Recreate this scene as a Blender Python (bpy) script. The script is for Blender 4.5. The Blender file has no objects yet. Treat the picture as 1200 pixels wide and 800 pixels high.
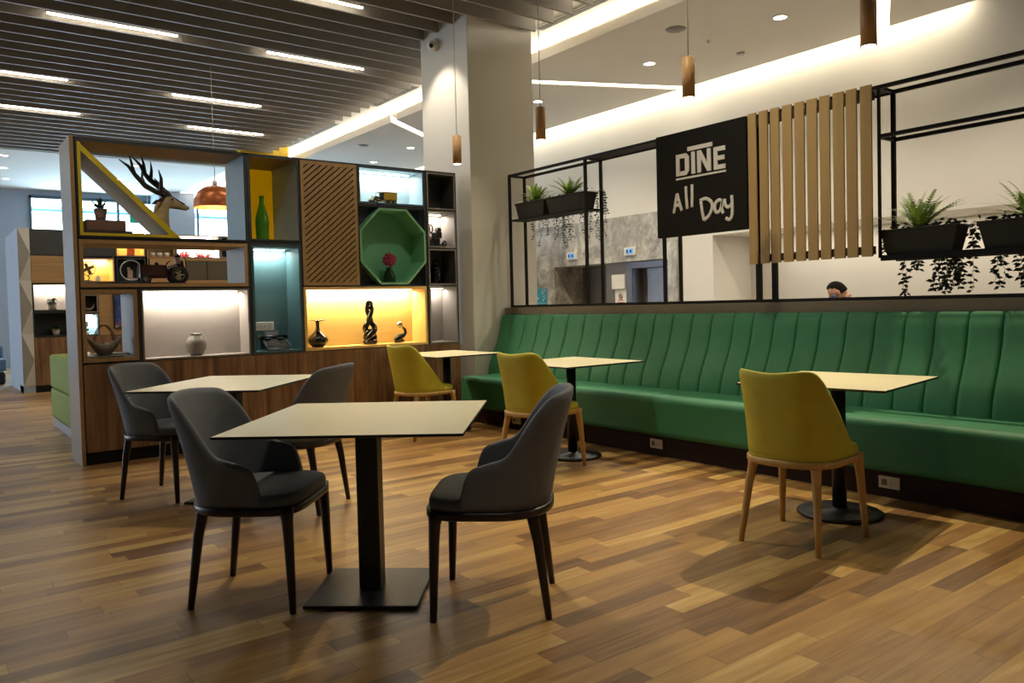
import bpy, math, random
from mathutils import Vector, Matrix, Euler
random.seed(7)
PI = math.pi
sc = bpy.context.scene
C = bpy.data.collections.new('Scene'); sc.collection.children.link(C)

# ------------------------------------------------------------------ materials
def srgb(h):
    h = h.lstrip('#'); o = []
    for i in (0, 2, 4):
        c = int(h[i:i+2], 16)/255
        o.append(c/12.92 if c <= .04045 else ((c+.055)/1.055)**2.4)
    return (o[0], o[1], o[2], 1)
class NT:
    def __init__(s, name):
        s.m = bpy.data.materials.new(name); s.m.use_nodes = True
        s.t = s.m.node_tree; s.t.nodes.clear()
        s.out = s.n('ShaderNodeOutputMaterial')
        s.b = s.n('ShaderNodeBsdfPrincipled'); s.l(s.b.outputs[0], s.out.inputs[0])
        s._tc = None
    def n(s, k, **kw):
        n = s.t.nodes.new(k)
        for a, v in kw.items(): setattr(n, a, v)
        return n
    def l(s, a, b): s.t.links.new(a, b)
    def tc(s):
        if s._tc is None: s._tc = s.n('ShaderNodeTexCoord')
        return s._tc.outputs['Object']
    def mapping(s, scale, rot=(0,0,0)):
        m = s.n('ShaderNodeMapping'); s.l(s.tc(), m.inputs[0])
        m.inputs['Scale'].default_value = scale; m.inputs['Rotation'].default_value = rot
        return m.outputs[0]
    def math(s, op, a, b=None, c=None):
        n = s.n('ShaderNodeMath', operation=op)
        for i, v in enumerate((a, b, c)):
            if v is None: continue
            if isinstance(v, (int, float)): n.inputs[i].default_value = v
            else: s.l(v, n.inputs[i])
        return n.outputs[0]
    def noise(s, vec, scale, detail=4, rough=.55, dist=0):
        n = s.n('ShaderNodeTexNoise'); s.l(vec, n.inputs['Vector'])
        n.inputs['Scale'].default_value = scale; n.inputs['Detail'].default_value = detail
        n.inputs['Roughness'].default_value = rough; n.inputs['Distortion'].default_value = dist
        return n.outputs['Fac']
    def ramp(s, fac, stops):
        r = s.n('ShaderNodeValToRGB'); s.l(fac, r.inputs[0]); e = r.color_ramp.elements
        while len(e) < len(stops): e.new(.5)
        for i, (p, c) in enumerate(stops): e[i].position = p; e[i].color = c
        return r.outputs[0]
    def mix(s, fac, a, b, mode='MIX'):
        n = s.n('ShaderNodeMix', data_type='RGBA', blend_type=mode)
        for i, v in ((0, fac), (6, a), (7, b)):
            if isinstance(v, (int, float)): n.inputs[i].default_value = v
            elif isinstance(v, tuple): n.inputs[i].default_value = v
            else: s.l(v, n.inputs[i])
        return n.outputs[2]
    def bump(s, h, strength, dist=.002):
        b = s.n('ShaderNodeBump'); b.inputs['Strength'].default_value = strength
        b.inputs['Distance'].default_value = dist; s.l(h, b.inputs['Height']); s.l(b.outputs[0], s.b.inputs['Normal'])
    def set(s, **kw):
        for k, v in kw.items():
            i = s.b.inputs[k.replace('_', ' ')]
            if isinstance(v, (int, float, tuple)): i.default_value = v
            else: s.l(v, i)
def plain(name, col, rough=.5, metal=0, var=.06, scale=9, bump=0, bscale=200, spec=.5, coat=0):
    t = NT(name); c = srgb(col)
    f = t.noise(t.mapping((1,1,1)), scale, 3)
    d = tuple(max(0, x*(1-var)) for x in c[:3])+(1,); e = tuple(min(1, x*(1+var)) for x in c[:3])+(1,)
    t.set(Base_Color=t.ramp(f, [(.3, d), (.7, e)]), Roughness=rough, Metallic=metal, Specular_IOR_Level=spec, Coat_Weight=coat)
    if bump: t.bump(t.noise(t.mapping((1,1,1)), bscale, 2), bump)
    return t.m
def wood(name, c1, c2, axis='z', rough=.45, scale=1., contrast=(.3,.7), bump=.05):
    t = NT(name); st = {'x': (1.2, 22, 22), 'y': (22, 1.2, 22), 'z': (22, 22, 1.2)}[axis]
    st = tuple(a*scale for a in st)
    f = t.noise(t.mapping(st), 1.6, 6, .6, .35); f2 = t.noise(t.mapping(tuple(a*4 for a in st)), 1.2, 3)
    f = t.math('ADD', t.math('MULTIPLY', f, .75), t.math('MULTIPLY', f2, .25))
    t.set(Base_Color=t.ramp(f, [(contrast[0], srgb(c1)), (contrast[1], srgb(c2))]), Roughness=rough)
    if bump: t.bump(f2, bump, .001)
    return t.m
def emit(name, col, st):
    t = NT(name); c = srgb(col); t.set(Base_Color=c, Emission_Color=c, Emission_Strength=st, Roughness=.5); return t.m
def floor_mat():
    t = NT('parquet'); W = .096
    sx = t.n('ShaderNodeSeparateXYZ'); t.l(t.tc(), sx.inputs[0]); x, y = sx.outputs[0], sx.outputs[1]
    yr = t.math('DIVIDE', y, W); row = t.math('FLOOR', yr); fy = t.math('FRACT', yr)
    wn = t.n('ShaderNodeTexWhiteNoise', noise_dimensions='1D'); t.l(row, wn.inputs['W'])
    L = t.math('ADD', .5, t.math('MULTIPLY', wn.outputs['Value'], .5))
    wn2 = t.n('ShaderNodeTexWhiteNoise', noise_dimensions='1D'); t.l(t.math('ADD', row, 71.3), wn2.inputs['W'])
    xs = t.math('DIVIDE', t.math('ADD', x, t.math('MULTIPLY', wn2.outputs['Value'], 5)), L)
    col = t.math('FLOOR', xs); fx = t.math('FRACT', xs)
    cb = t.n('ShaderNodeCombineXYZ'); t.l(row, cb.inputs[0]); t.l(col, cb.inputs[1])
    w3 = t.n('ShaderNodeTexWhiteNoise', noise_dimensions='2D'); t.l(cb.outputs[0], w3.inputs['Vector'])
    rid = w3.outputs['Value']
    cc = t.n('ShaderNodeCombineXYZ')
    t.l(t.math('MULTIPLY', x, 1.3), cc.inputs[0]); t.l(t.math('MULTIPLY', y, 17), cc.inputs[1]); t.l(t.math('MULTIPLY', rid, 40), cc.inputs[2])
    g = t.noise(cc.outputs[0], 1.7, 6, .6, .6)
    cc2 = t.n('ShaderNodeCombineXYZ')
    t.l(t.math('MULTIPLY', x, 6), cc2.inputs[0]); t.l(t.math('MULTIPLY', y, 110), cc2.inputs[1]); t.l(rid, cc2.inputs[2])
    g2 = t.noise(cc2.outputs[0], 1.5, 3)
    f = t.math('ADD', t.math('MULTIPLY', rid, .5), t.math('ADD', t.math('MULTIPLY', g, .62), t.math('MULTIPLY', t.math('SUBTRACT', g2, .5), .12)))
    base = t.ramp(f, [(.16, srgb('4e3522')), (.36, srgb('7a5834')), (.54, srgb('9a7444')), (.74, srgb('b28c50')), (.95, srgb('d4b678'))])
    ey = t.math('LESS_THAN', t.math('MINIMUM', fy, t.math('SUBTRACT', 1, fy)), .012)
    ex = t.math('LESS_THAN', t.math('MINIMUM', fx, t.math('SUBTRACT', 1, fx)), .0025)
    e = t.math('MAXIMUM', ey, ex)
    t.set(Base_Color=t.mix(t.math('MULTIPLY', e, .55), base, srgb('3a2414')), Roughness=t.math('ADD', .3, t.math('MULTIPLY', g2, .14)), Specular_IOR_Level=.45)
    t.bump(t.math('SUBTRACT', t.math('MULTIPLY', g2, .25), e), .12, .0012)
    return t.m
def stone_mat():
    t = NT('grey_marble'); v = t.mapping((1,1,1))
    n1 = t.noise(v, 1.4, 8, .65, 1.6); n2 = t.noise(v, 6, 6, .7, .8)
    vo = t.n('ShaderNodeTexVoronoi', feature='DISTANCE_TO_EDGE'); vo.inputs['Scale'].default_value = 1.7
    ds = t.n('ShaderNodeVectorMath', operation='ADD'); t.l(v, ds.inputs[0])
    nc = t.n('ShaderNodeTexNoise'); t.l(v, nc.inputs['Vector']); nc.inputs['Scale'].default_value = 2.2; nc.inputs['Detail'].default_value = 6
    t.l(nc.outputs['Color'], ds.inputs[1]); t.l(ds.outputs[0], vo.inputs['Vector'])
    vein = t.math('LESS_THAN', vo.outputs['Distance'], .02)
    f = t.math('ADD', t.math('MULTIPLY', n1, .65), t.math('MULTIPLY', n2, .35))
    b = t.ramp(f, [(.36, srgb('6e685e')), (.5, srgb('a39c90')), (.62, srgb('d2ccbe'))])
    t.set(Base_Color=t.mix(t.math('MULTIPLY', vein, .1), b, srgb('d8d2c6')), Roughness=.35); return t.m
def glass_mat(name, col, rough=.02, trans=1, ior=1.45):
    t = NT(name); t.set(Base_Color=srgb(col), Roughness=rough, Transmission_Weight=trans, IOR=ior); return t.m

M = dict(
 floor=floor_mat(), stone=stone_mat(),
 cream=plain('cream_plaster', 'd2cdc4', .8, var=.02, scale=2),
 ceil=plain('ceiling_paint', 'dad4ca', .85, var=.02, scale=2), white=plain('white_paint', 'e6e2da', .6, var=.02),
 ceildark=plain('dark_ceiling_void', '4a4844', .9), baffle=plain('grey_baffle', '968f86', .6, var=.05, scale=4),
 bluegrey=plain('far_wall_paint', '98a2b2', .8, var=.02), lobbyfloor=plain('lobby_tiles', 'bab4a8', .35, var=.1),
 dark=plain('black_metal', '15110e', .6, var=.1, spec=.2), darkm=plain('dark_powder_coat', '1c1a1a', .42, var=.1, bump=.1, bscale=600),
 ledge=plain('taupe_ledge', '6e6656', .6), carcass=plain('charcoal_board', '23272a', .5),
 greyleather=plain('charcoal_upholstery', '686c72', .74, var=.08, scale=14, bump=.12, bscale=500),
 greyseat=plain('charcoal_seat_leather', '585b60', .64, var=.08, scale=14, bump=.12, bscale=500),
 chairwood=wood('dark_stained_wood', '1a0f0c', '2c1c16', 'z', .38),
 yellow=plain('mustard_upholstery', 'bcb232', .58, var=.06, scale=14, bump=.1, bscale=500),
 oak=wood('light_oak', 'b08a4c', 'c69f5e', 'z', .42),
 green=plain('green_leather', '2c7450', .6, var=.08, scale=8, bump=.12, bscale=350),
 plinth=plain('dark_brown_plinth', '2a1810', .6, var=.15, spec=.2), top=plain('cream_laminate', 'e4dcb8', .38, var=.015),
 topedge=plain('black_phenolic_edge', '12100e', .4), walnut=wood('walnut_veneer', '563a26', '8e6a48', 'z', .45, .55, (.36, .62)),
 tan=wood('tan_oak_veneer', '927046', 'ae8a5a', 'x', .5), tanv=wood('brown_oak_veneer', '8a6c42', 'a48452', 'z', .5),
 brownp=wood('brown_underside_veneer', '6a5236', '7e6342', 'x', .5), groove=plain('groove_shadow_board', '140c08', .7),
 greypanel=plain('pale_side_laminate', 'a8a29a', .3, var=.03), daylitside=plain('daylight_tinted_laminate', '8298a6', .32, var=.04),  # niche side: reflected blue daylight is put into its base colour
 taupe=plain('taupe_laminate', '8e857e', .45, var=.03), teal=plain('teal_laminate', '52706f', .45, var=.04),
 tealframe=plain('dark_teal_edge', '2f4850', .5), sky=plain('pale_blue_laminate', 'a4b8bc', .42, var=.03),
 ylam=plain('yellow_laminate', 'e4c01c', .45, var=.03), ylam2=plain('yellow_edge_laminate', 'd4bc1c', .45, var=.03),
 tricream=plain('cream_inner_laminate', 'b8b2a4', .3, var=.03), honey=wood('honey_oak_veneer', 'd4ad62', 'dcb96e', 'x', .45),
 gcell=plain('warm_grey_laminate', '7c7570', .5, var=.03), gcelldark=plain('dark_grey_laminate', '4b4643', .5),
 octgreen=plain('green_laminate', '6cab82', .4, var=.03), octrim=plain('green_edge_laminate', '78aa86', .45),
 slat=wood('slat_oak', 'ac8a50', 'bd9c60', 'z', .5, .6, (.2, .8)), rail=plain('rail_brown', '33241a', .6),
 sign=plain('black_sign_board', '201d1a', .85, var=.05, spec=.15), letter=plain('off_white_letters', 'e2ddd4', .6, var=.04),
 planter=plain('anthracite_plastic', '34312d', .7, spec=.25, bump=.2, bscale=80), fern=plain('fern_green', '86a346', .55, var=.3, scale=40),
 ivy=plain('dark_ivy_green', '26301a', .5, var=.35, scale=60), soil=plain('soil', '2a1d14', .95),
 leaf=plain('leaf_green', '3f5a2a', .5, var=.3, scale=50), succ=plain('grey_green_leaf', '5c7050', .55, var=.25, scale=50),
 terra=plain('dusty_pink_pot', 'b3968c', .6), potwhite=plain('white_pot', 'd8d4cc', .4), grpot=plain('grey_pot', '9c9892', .6),
 book1=plain('brown_book_cloth', '7c5c4c', .7), book2=plain('dark_book_cloth', '3c2e2a', .7), paper=plain('page_paper', 'c9bea4', .8),
 antler=plain('black_antler', '15110e', .45, var=.2), deer=plain('tan_deer_hide', 'ab9674', .7, var=.3, scale=16), deerdark=plain('dark_deer_hide', '33261c', .7),
 tractor=plain('dark_red_enamel', '4a1a1c', .35), tyre=plain('black_rubber', '131212', .7), hub=plain('worn_cream_metal', 'a8a08c', .45, .3),
 iron=plain('black_iron', '0e0c0a', .35, 0), gloss=plain('black_glaze', '0a0605', .07, var=.1), glossbrown=plain('brown_glaze', '2a140e', .08, coat=1),
 chrome=plain('polished_metal', 'd8d0bc', .1, 1), ceram=plain('speckled_grey_ceramic', '7c766c', .5, var=.12, scale=60),
 plate=plain('white_plastic', 'cfcabd', .4, var=.02), plated=plain('socket_recess', '6e6a62', .5), truck=plain('yellow_enamel', 'b08a1c', .4), truckw=plain('cream_enamel', 'd0c6a8', .5),
 pink=plain('dark_pink_petals', 'a83a58', .6, var=.4, scale=90), gglass=glass_mat('dark_green_glass', '2c4a34', .05, .5),
 bottle=glass_mat('bright_green_glass', '5c9c18', .06, .55), copper=plain('copper_lacquer', 'a85c2c', .32, .4, var=.03), copperin=plain('orange_inner_lacquer', 'd88a44', .5),
 pend=wood('pendant_oak', 'b88c58', 'cca06a', 'z', .5), cord=plain('pale_cord', 'b8b0a0', .6), lightwhite=plain('fitting_white', 'dcd8d0', .5),
 led=emit('warm_led', 'ffefcf', 14), ledcool=emit('cool_led', 'e6f6ff', 12), ledspot=emit('downlight_lens', 'fff2da', 25), ledbar=emit('linear_led', 'fff4de', 30),
 pendled=emit('pendant_lens', 'fff0d8', 9), slot=emit('ceiling_slot_light', 'fff0d2', 5),
 steel=plain('brushed_steel', '77767c', .35, .6, var=.08), steelbrown=plain('bronze_steel', '6c6258', .4, .5), portal=plain('grey_steel_portal', '67666c', .35, .6),
 display=emit('lift_display', '4f7fae', .9), lens=plain('black_lens', '0a0a0a', .1), notice=plain('white_notice', 'd8d2c6', .6), red=plain('red_print', 'b04038', .6), tealsign=plain('teal_notice', '2f8c98', .5), tealpale=plain('pale_print', 'a8c8c8', .5),
 skin=plain('skin', 'b98a70', .5, var=.05), hair=plain('dark_hair', '120d09', .9, var=.3, scale=60, spec=.15), mask=plain('blue_face_mask', '4c5e80', .8), shirt=plain('navy_shirt', '2c3444', .8), trouser=plain('dark_trousers', '26262a', .8),
 limegreen=plain('lime_fabric', '77861a', .7, bump=.2, bscale=400), cushionw=plain('pale_cushion', 'd0d0cc', .8), bluefab=plain('blue_grey_fabric', '6c86a0', .8), silver=plain('silver_skirting', 'b8bcc4', .3, .8),
 tri1=plain('pale_grey_tile', 'b4b0a8', .6), tri2=plain('mid_grey_tile', '8c8880', .6), tri3=plain('light_tile', 'c8c6c0', .6), grille=plain('grille_metal', '4c4c4e', .5), tvbez=plain('tv_bezel', '101214', .3),
 cabdark=plain('dark_olive_door', '4c4434', .5), orange=plain('orange_ornament', 'c8501c', .4), coral=plain('red_coral', 'c04048', .5), fanm=plain('antique_brass', '5c4e34', .5, .2), wick=plain('grey_wicker', '8e867a', .8, var=.25, scale=80, bump=.4, bscale=150), creamcloth=plain('cream_cloth', 'cfc6b8', .8), handle=plain('leather_handle', '4a382c', .6), mag=plain('magazine_cover', 'b8b4ac', .5), mag2=plain('grey_magazine_cover', '6c6864', .5),
 glass=glass_mat('window_glass', 'f4fbff', .0, 1, 1.02), extblue=plain('canopy_blue', '9cc8dc', .6), extwhite=plain('outdoor_wall', 'f2f4f4', .8), wframe=plain('dark_window_frame', '3c5058', .5), grsign=plain('green_sign', '1c9c7c', .5), ledstrip=emit('niche_led_strip', 'fff4dc', 9), ledstripc=emit('niche_led_cool', 'eafaff', 9))
def translucent_panel():
    t = NT('yellow_translucent_panel'); c = srgb('f4d414'); t.set(Base_Color=c, Roughness=.4)
    tr = t.n('ShaderNodeBsdfTranslucent'); tr.inputs[0].default_value = c; mx = t.n('ShaderNodeMixShader'); mx.inputs[0].default_value = .6
    t.l(t.b.outputs[0], mx.inputs[1]); t.l(tr.outputs[0], mx.inputs[2]); t.l(mx.outputs[0], t.out.inputs[0]); return t.m
M['ytrans'] = translucent_panel(); M['daylitside2'] = plain('brighter_daylight_tinted_laminate', '9cb6c8', .35, var=.04)  # second side laminate: brighter copy, daylight painted into its colour
def tv_mat():
    t = NT('tv_picture'); v = t.mapping((3, 3, 2)); f = t.noise(v, 1.7, 5, .6)
    c = t.ramp(f, [(.3, srgb('0a0f1c')), (.5, srgb('182444')), (.6, srgb('4c2a26')), (.72, srgb('b8c8b0'))])
    t.set(Base_Color=c, Emission_Color=c, Emission_Strength=.8, Roughness=.2); return t.m
M['tv'] = tv_mat()

# ------------------------------------------------------------------ mesh helper
class MB:
    def __init__(s, T=None): s.v = []; s.f = []; s.m = []; s.s = []; s.T = T
    def add(s, vs, fs, m=0, smooth=False):
        b = len(s.v)
        if s.T is not None: vs = [tuple(s.T @ Vector(v)) for v in vs]
        s.v += [tuple(v) for v in vs]
        for i, f in enumerate(fs):
            s.f.append([b+k for k in f]); s.m.append(m[i] if isinstance(m, list) else m); s.s.append(smooth[i] if isinstance(smooth, list) else smooth)
    def b(s, x0, x1, y0, y1, z0, z1, m=0, front=None):
        vs = [(x0,y0,z0),(x1,y0,z0),(x1,y1,z0),(x0,y1,z0),(x0,y0,z1),(x1,y0,z1),(x1,y1,z1),(x0,y1,z1)]
        fs = [(0,3,2,1),(4,5,6,7),(0,1,5,4),(1,2,6,5),(2,3,7,6),(3,0,4,7)]
        ms = [m]*6
        if front is not None: ms[2] = front
        s.add(vs, fs, ms); return s
    def box(s, c, d, rot=None, m=0):
        R = Euler(rot).to_matrix() if rot else Matrix.Identity(3); vs = []
        for z in (-1, 1):
            for x, y in ((-1,-1),(1,-1),(1,1),(-1,1)):
                vs.append(Vector(c)+R@Vector((x*d[0]/2, y*d[1]/2, z*d[2]/2)))
        s.add(vs, [(0,3,2,1),(4,5,6,7),(0,1,5,4),(1,2,6,5),(2,3,7,6),(3,0,4,7)], m); return s
    def tube(s, pts, r, n=8, m=0, caps=True, sq=None, closed=False):
        pts = [Vector(p) for p in pts]; k = len(pts); rr = r if isinstance(r, (list, tuple)) else [r]*k
        rings = []; up = None
        for i in range(k):
            if closed: t = pts[(i+1) % k]-pts[i-1]
            else: t = pts[min(i+1, k-1)]-pts[max(i-1, 0)]
            if t.length < 1e-9: t = Vector((0,0,1))
            t.normalize()
            if up is None:
                up = Vector((0,0,1)) if abs(t.z) < .9 else Vector((1,0,0))
                up = (up-t*up.dot(t)).normalized()
            else:
                u2 = up-t*up.dot(t)
                if u2.length > 1e-6: up = u2.normalized()
            w = t.cross(up); ring = []
            for j in range(n):
                a = 2*PI*(j+.5)/n; d = up*math.cos(a)+w*math.sin(a)
                if sq: d = up*math.cos(a)*sq[0]+w*math.sin(a)*sq[1]
                ring.append(pts[i]+d*rr[i])
            rings.append(ring)
        vs = [p for r_ in rings for p in r_]; fs = []; sm = []
        for i in range(k if closed else k-1):
            for j in range(n):
                a = i*n+j; b_ = i*n+(j+1) % n; c_ = ((i+1) % k)*n+(j+1) % n; d_ = ((i+1) % k)*n+j
                fs.append((a, b_, c_, d_)); sm.append(n > 4)
        if caps and not closed: fs.append(tuple(range(n))[::-1]); fs.append(tuple((k-1)*n+j for j in range(n))); sm += [False, False]
        s.add(vs, fs, m, sm); return s
    def cyl(s, p0, p1, r0, r1=None, n=20, m=0): return s.tube([p0, p1], [r0, r0 if r1 is None else r1], n, m)
    def lathe(s, prof, c=(0,0,0), n=24, m=0, axis='z', cap=True):
        vs = []; fs = []; sm = []
        for (r, z) in prof:
            for j in range(n):
                a = 2*PI*j/n; x, y = r*math.cos(a), r*math.sin(a)
                if axis == 'z': p = (c[0]+x, c[1]+y, c[2]+z)
                elif axis == 'y': p = (c[0]+x, c[1]-z, c[2]+y)
                else: p = (c[0]+z, c[1]+x, c[2]+y)
                vs.append(p)
        k = len(prof)
        for i in range(k-1):
            for j in range(n):
                fs.append((i*n+j, i*n+(j+1) % n, (i+1)*n+(j+1) % n, (i+1)*n+j)); sm.append(True)
        if cap:
            if prof[0][0] > 1e-6: fs.append(tuple(range(n))[::-1]); sm.append(False)
            if prof[-1][0] > 1e-6: fs.append(tuple((k-1)*n+j for j in range(n))); sm.append(False)
        s.add(vs, fs, m, sm); return s
    def ball(s, c, r, n=14, m=0):
        if not isinstance(r, (list, tuple)): r = (r, r, r)
        vs = []; fs = []; h = n//2+1
        for i in range(h+1):
            p = PI*i/h
            for j in range(n):
                a = 2*PI*j/n; vs.append((c[0]+r[0]*math.sin(p)*math.cos(a), c[1]+r[1]*math.sin(p)*math.sin(a), c[2]-r[2]*math.cos(p)))
        for i in range(h):
            for j in range(n): fs.append((i*n+j, i*n+(j+1) % n, (i+1)*n+(j+1) % n, (i+1)*n+j))
        s.add(vs, fs, m, True); return s
    def prism(s, poly, plane, d0, d1, m=0, side=None):
        # poly in 2D; plane 'xz' extrudes along y, 'yz' along x, 'xy' along z
        k = len(poly)
        def P(p, d): return {'xz': (p[0], d, p[1]), 'yz': (d, p[0], p[1]), 'xy': (p[0], p[1], d)}[plane]
        vs = [P(p, d0) for p in poly]+[P(p, d1) for p in poly]
        fs = [tuple(range(k)), tuple(range(k, 2*k))[::-1]]+[(i, k+i, k+(i+1) % k, (i+1) % k) for i in range(k)]
        s.add(vs, fs, [m, m]+[side if side is not None else m]*k); return s
    def build(s, name, mats, parent=None, bevel=0, subsurf=0, solid=0, solid_off=-1, seg=2, normals=True):
        me = bpy.data.meshes.new(name); me.from_pydata(s.v, [], s.f)
        if not isinstance(mats, (list, tuple)): mats = [mats]
        for m in mats: me.materials.append(M[m] if isinstance(m, str) else m)
        for p, mi, sm in zip(me.polygons, s.m, s.s): p.material_index = mi; p.use_smooth = sm
        me.update()
        if normals:
            import bmesh
            bm = bmesh.new(); bm.from_mesh(me); bmesh.ops.recalc_face_normals(bm, faces=bm.faces); bm.to_mesh(me); bm.free()
        o = bpy.data.objects.new(name, me); C.objects.link(o)
        if parent is not None: o.parent = parent
        if solid:
            md = o.modifiers.new('s', 'SOLIDIFY'); md.thickness = solid; md.offset = solid_off
        if bevel:
            md = o.modifiers.new('b', 'BEVEL'); md.width = bevel; md.segments = seg; md.limit_method = 'ANGLE'; md.angle_limit = .6
            md.harden_normals = False
            for p in me.polygons: p.use_smooth = p.use_smooth or False
        if subsurf:
            md = o.modifiers.new('u', 'SUBSURF'); md.levels = subsurf; md.render_levels = subsurf
            for p in me.polygons: p.use_smooth = True
        return o
def thing(name, label, cat, loc=(0,0,0), rz=0, group=None):
    o = bpy.data.objects.new(name, None); C.objects.link(o); o.empty_display_size = .1
    o.location = loc; o.rotation_euler = (0, 0, rz); return tag(o, label, cat, group)
def tag(o, label, cat, group=None, kind=None):
    o['label'] = label; o['category'] = cat
    if group: o['group'] = group
    if kind: o['kind'] = kind
    return o
def struct(o, label=None):
    o['kind'] = 'structure'
    if label: o['label'] = label
    return o
def dup(root, loc, rz=0, label=None):
    r = root.copy(); C.objects.link(r); r.location = loc; r.rotation_euler = (0, 0, rz)
    if label: r['label'] = label
    for ch in root.children:
        c = ch.copy(); C.objects.link(c); c.parent = r
        for g in ch.children:
            d = g.copy(); C.objects.link(d); d.parent = c
    return r
def light(kind, name, loc, power, col=(1,.86,.66), size=None, rot=None, to=None, spot=None, blend=.5, r=.03):
    L = bpy.data.lights.new(name, kind); L.energy = power; L.color = col
    if kind == 'AREA':
        L.shape = 'RECTANGLE'; L.size, L.size_y = size
    elif kind == 'SPOT': L.spot_size = math.radians(spot); L.spot_blend = blend; L.shadow_soft_size = r
    elif kind == 'POINT': L.shadow_soft_size = r
    o = bpy.data.objects.new(name, L); C.objects.link(o); o.location = loc
    if rot: o.rotation_euler = rot
    if to is not None: o.rotation_euler = (Vector(to)-Vector(loc)).to_track_quat('-Z', 'Y').to_euler()
    return o
WARM = (1, .82, .53); SOFT = (1, .89, .71); COOL = (.72, .87, 1)
# ------------------------------------------------------------------ camera
def make_camera():
    f, yaw, pitch, roll, cy = 917.787, .651302, .031014, -.0250388, 385.135
    w = Vector((math.sin(yaw)*math.cos(pitch), math.cos(yaw)*math.cos(pitch), -math.sin(pitch)))
    r0 = Vector((math.cos(yaw), -math.sin(yaw), 0)); u0 = r0.cross(w)
    r = math.cos(roll)*r0+math.sin(roll)*u0; u = -math.sin(roll)*r0+math.cos(roll)*u0
    cam = bpy.data.cameras.new('camera'); o = bpy.data.objects.new('camera', cam); C.objects.link(o)
    cam.sensor_width = 36; cam.lens = f/1200*36; cam.shift_y = (cy-400)/1200; cam.clip_start = .05; cam.clip_end = 200
    o.matrix_world = Matrix(((r.x, u.x, -w.x, 0), (r.y, u.y, -w.y, 0), (r.z, u.z, -w.z, 1.22), (0, 0, 0, 1)))
    sc.camera = o
make_camera()

# ------------------------------------------------------------------ the setting
LF = -.35                                                # level of the lift lobby beyond the banquette
struct(MB().b(-7, 5.55, -3, 22.5, -.12, 0).build('floor', 'floor'))
struct(MB().b(5.55, 10.6, -3, 22.5, LF-.12, LF).build('floor_lobby', 'lobbyfloor'))
struct(MB().b(5.55, 5.6, -3, 22.5, LF, 0).build('trim_1', 'ledge'))
# ceilings
struct(MB().b(-7.2, 5.6, -3, 17.25, 4.52, 4.62).build('ceiling', 'ceildark'))
struct(MB().b(5.6, 10.6, -3, 22.6, 4.52, 4.62).build('ceiling.001', 'ceil'))
struct(MB().b(-7.2, 5.6, 17.25, 22.6, 4.33, 4.62).build('ceiling_rear', 'ceil'))
# dropped ceiling panel with three open slots
X0, X1, ZP, ZT = 6.45, 9.05, 4.31, 4.42
slots = [((6.45, 3.30), (9.06, 4.66)), ((9.05, 7.60), (6.45, 8.77)), ((6.45, 11.56), (9.05, 13.35))]
pan = MB(); hw = .09
def ln(p, q, x, off): t = (x-p[0])/(q[0]-p[0]); return p[1]+(q[1]-p[1])*t+off
prev = [(X0, -3), (X1, -3)]
for p, q in slots+[None and 0]*0:
    pass
edges = []
for p, q in slots: edges.append((ln(p, q, X0, -hw), ln(p, q, X1, -hw), ln(p, q, X0, hw), ln(p, q, X1, hw)))
lo = (-3, -3)
for a, b_, c_, d_ in edges+[(22.5, 22.5, 0, 0)]:
    pan.prism([(X0, lo[0]), (X1, lo[1]), (X1, b_), (X0, a)], 'xy', ZP, ZT); lo = (c_, d_)
struct(pan.build('ceiling_panel', 'ceil'))
for p, q in slots:
    m = MB(); m.prism([(X0+.01, ln(p, q, X0, -hw)), (X1-.01, ln(p, q, X1, -hw)), (X1-.01, ln(p, q, X1, hw)), (X0+.01, ln(p, q, X0, hw))], 'xy', 4.325, 4.335)
    w = {3.30: 'nearest the slatted screen', 8.77: 'running from the column to the wall', 7.60: 'running from the column to the wall', 11.56: 'beyond the big column'}.get(p[1])
    tag(m.build('slot_light', 'slot'), 'glowing diagonal slot light in the dropped ceiling, '+w, 'ceiling light', 'diagonal slot lights')
# walls
struct(MB().b(9.3, 10.6, -3, 22.5, 2.155, 4.52).build('wall_lobby', 'cream'))
w2 = MB(); w2.b(9.3, 10.6, 7.32, 7.95, LF, 2.155); w2.b(9.3, 10.6, 12.3, 22.5, LF, 2.155); struct(w2.build('wall_lobby.001', 'cream'))
struct(MB().b(10.2, 10.6, -3, 7.32, LF, 2.155).build('wall_recess', 'cream'))
st = MB(); st.b(9.24, 9.3, 7.95, 12.3, 1.87, 2.61); st.b(9.24, 10.3, 7.95, 8.13, LF, 1.87); st.b(9.24, 10.3, 10.81, 12.3, LF, 1.87)
st.b(9.3, 10.3, 8.13, 10.81, 1.87, 2.155)
struct(st.build('wall_stone', 'stone'))
struct(MB().b(10.0, 10.3, 9.5, 10.81, LF, 1.87).build('wall_lift', 'stone'))
# lifts
d1 = thing('lift_door', '', 'door'); del d1['label'], d1['category']; d1.name = 'door_1'; struct(d1)
m = MB(); m.b(9.93, 10.0, 10.72, 10.81, LF, 1.87); m.b(9.93, 10.0, 9.6, 9.9, LF, 1.87); m.b(9.93, 10.0, 9.9, 10.72, 1.76, 1.87); m.build('door_frame', 'steelbrown', d1)
MB().b(9.97, 9.99, 10.33, 10.72, LF, 1.76).build('door_leaf', 'steelbrown', d1, bevel=.004)
MB().b(9.98, 10.0, 9.9, 10.31, LF, 1.76).build('door_leaf', 'steelbrown', d1, bevel=.004)
struct(MB().b(9.36, 10.3, 9.12, 9.6, LF, 1.87).build('wall_pier', 'steelbrown'))
d2 = thing('lift_door', '', 'door'); del d2['label'], d2['category']; d2.name = 'door_2'; struct(d2)
m = MB(); m.b(9.34, 10.0, 8.99, 9.12, LF, 1.86); m.b(9.34, 10.0, 8.13, 8.99, 1.76, 1.86); m.b(9.34, 10.0, 8.13, 8.2, LF, 1.76); m.build('door_frame', 'portal', d2)
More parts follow.
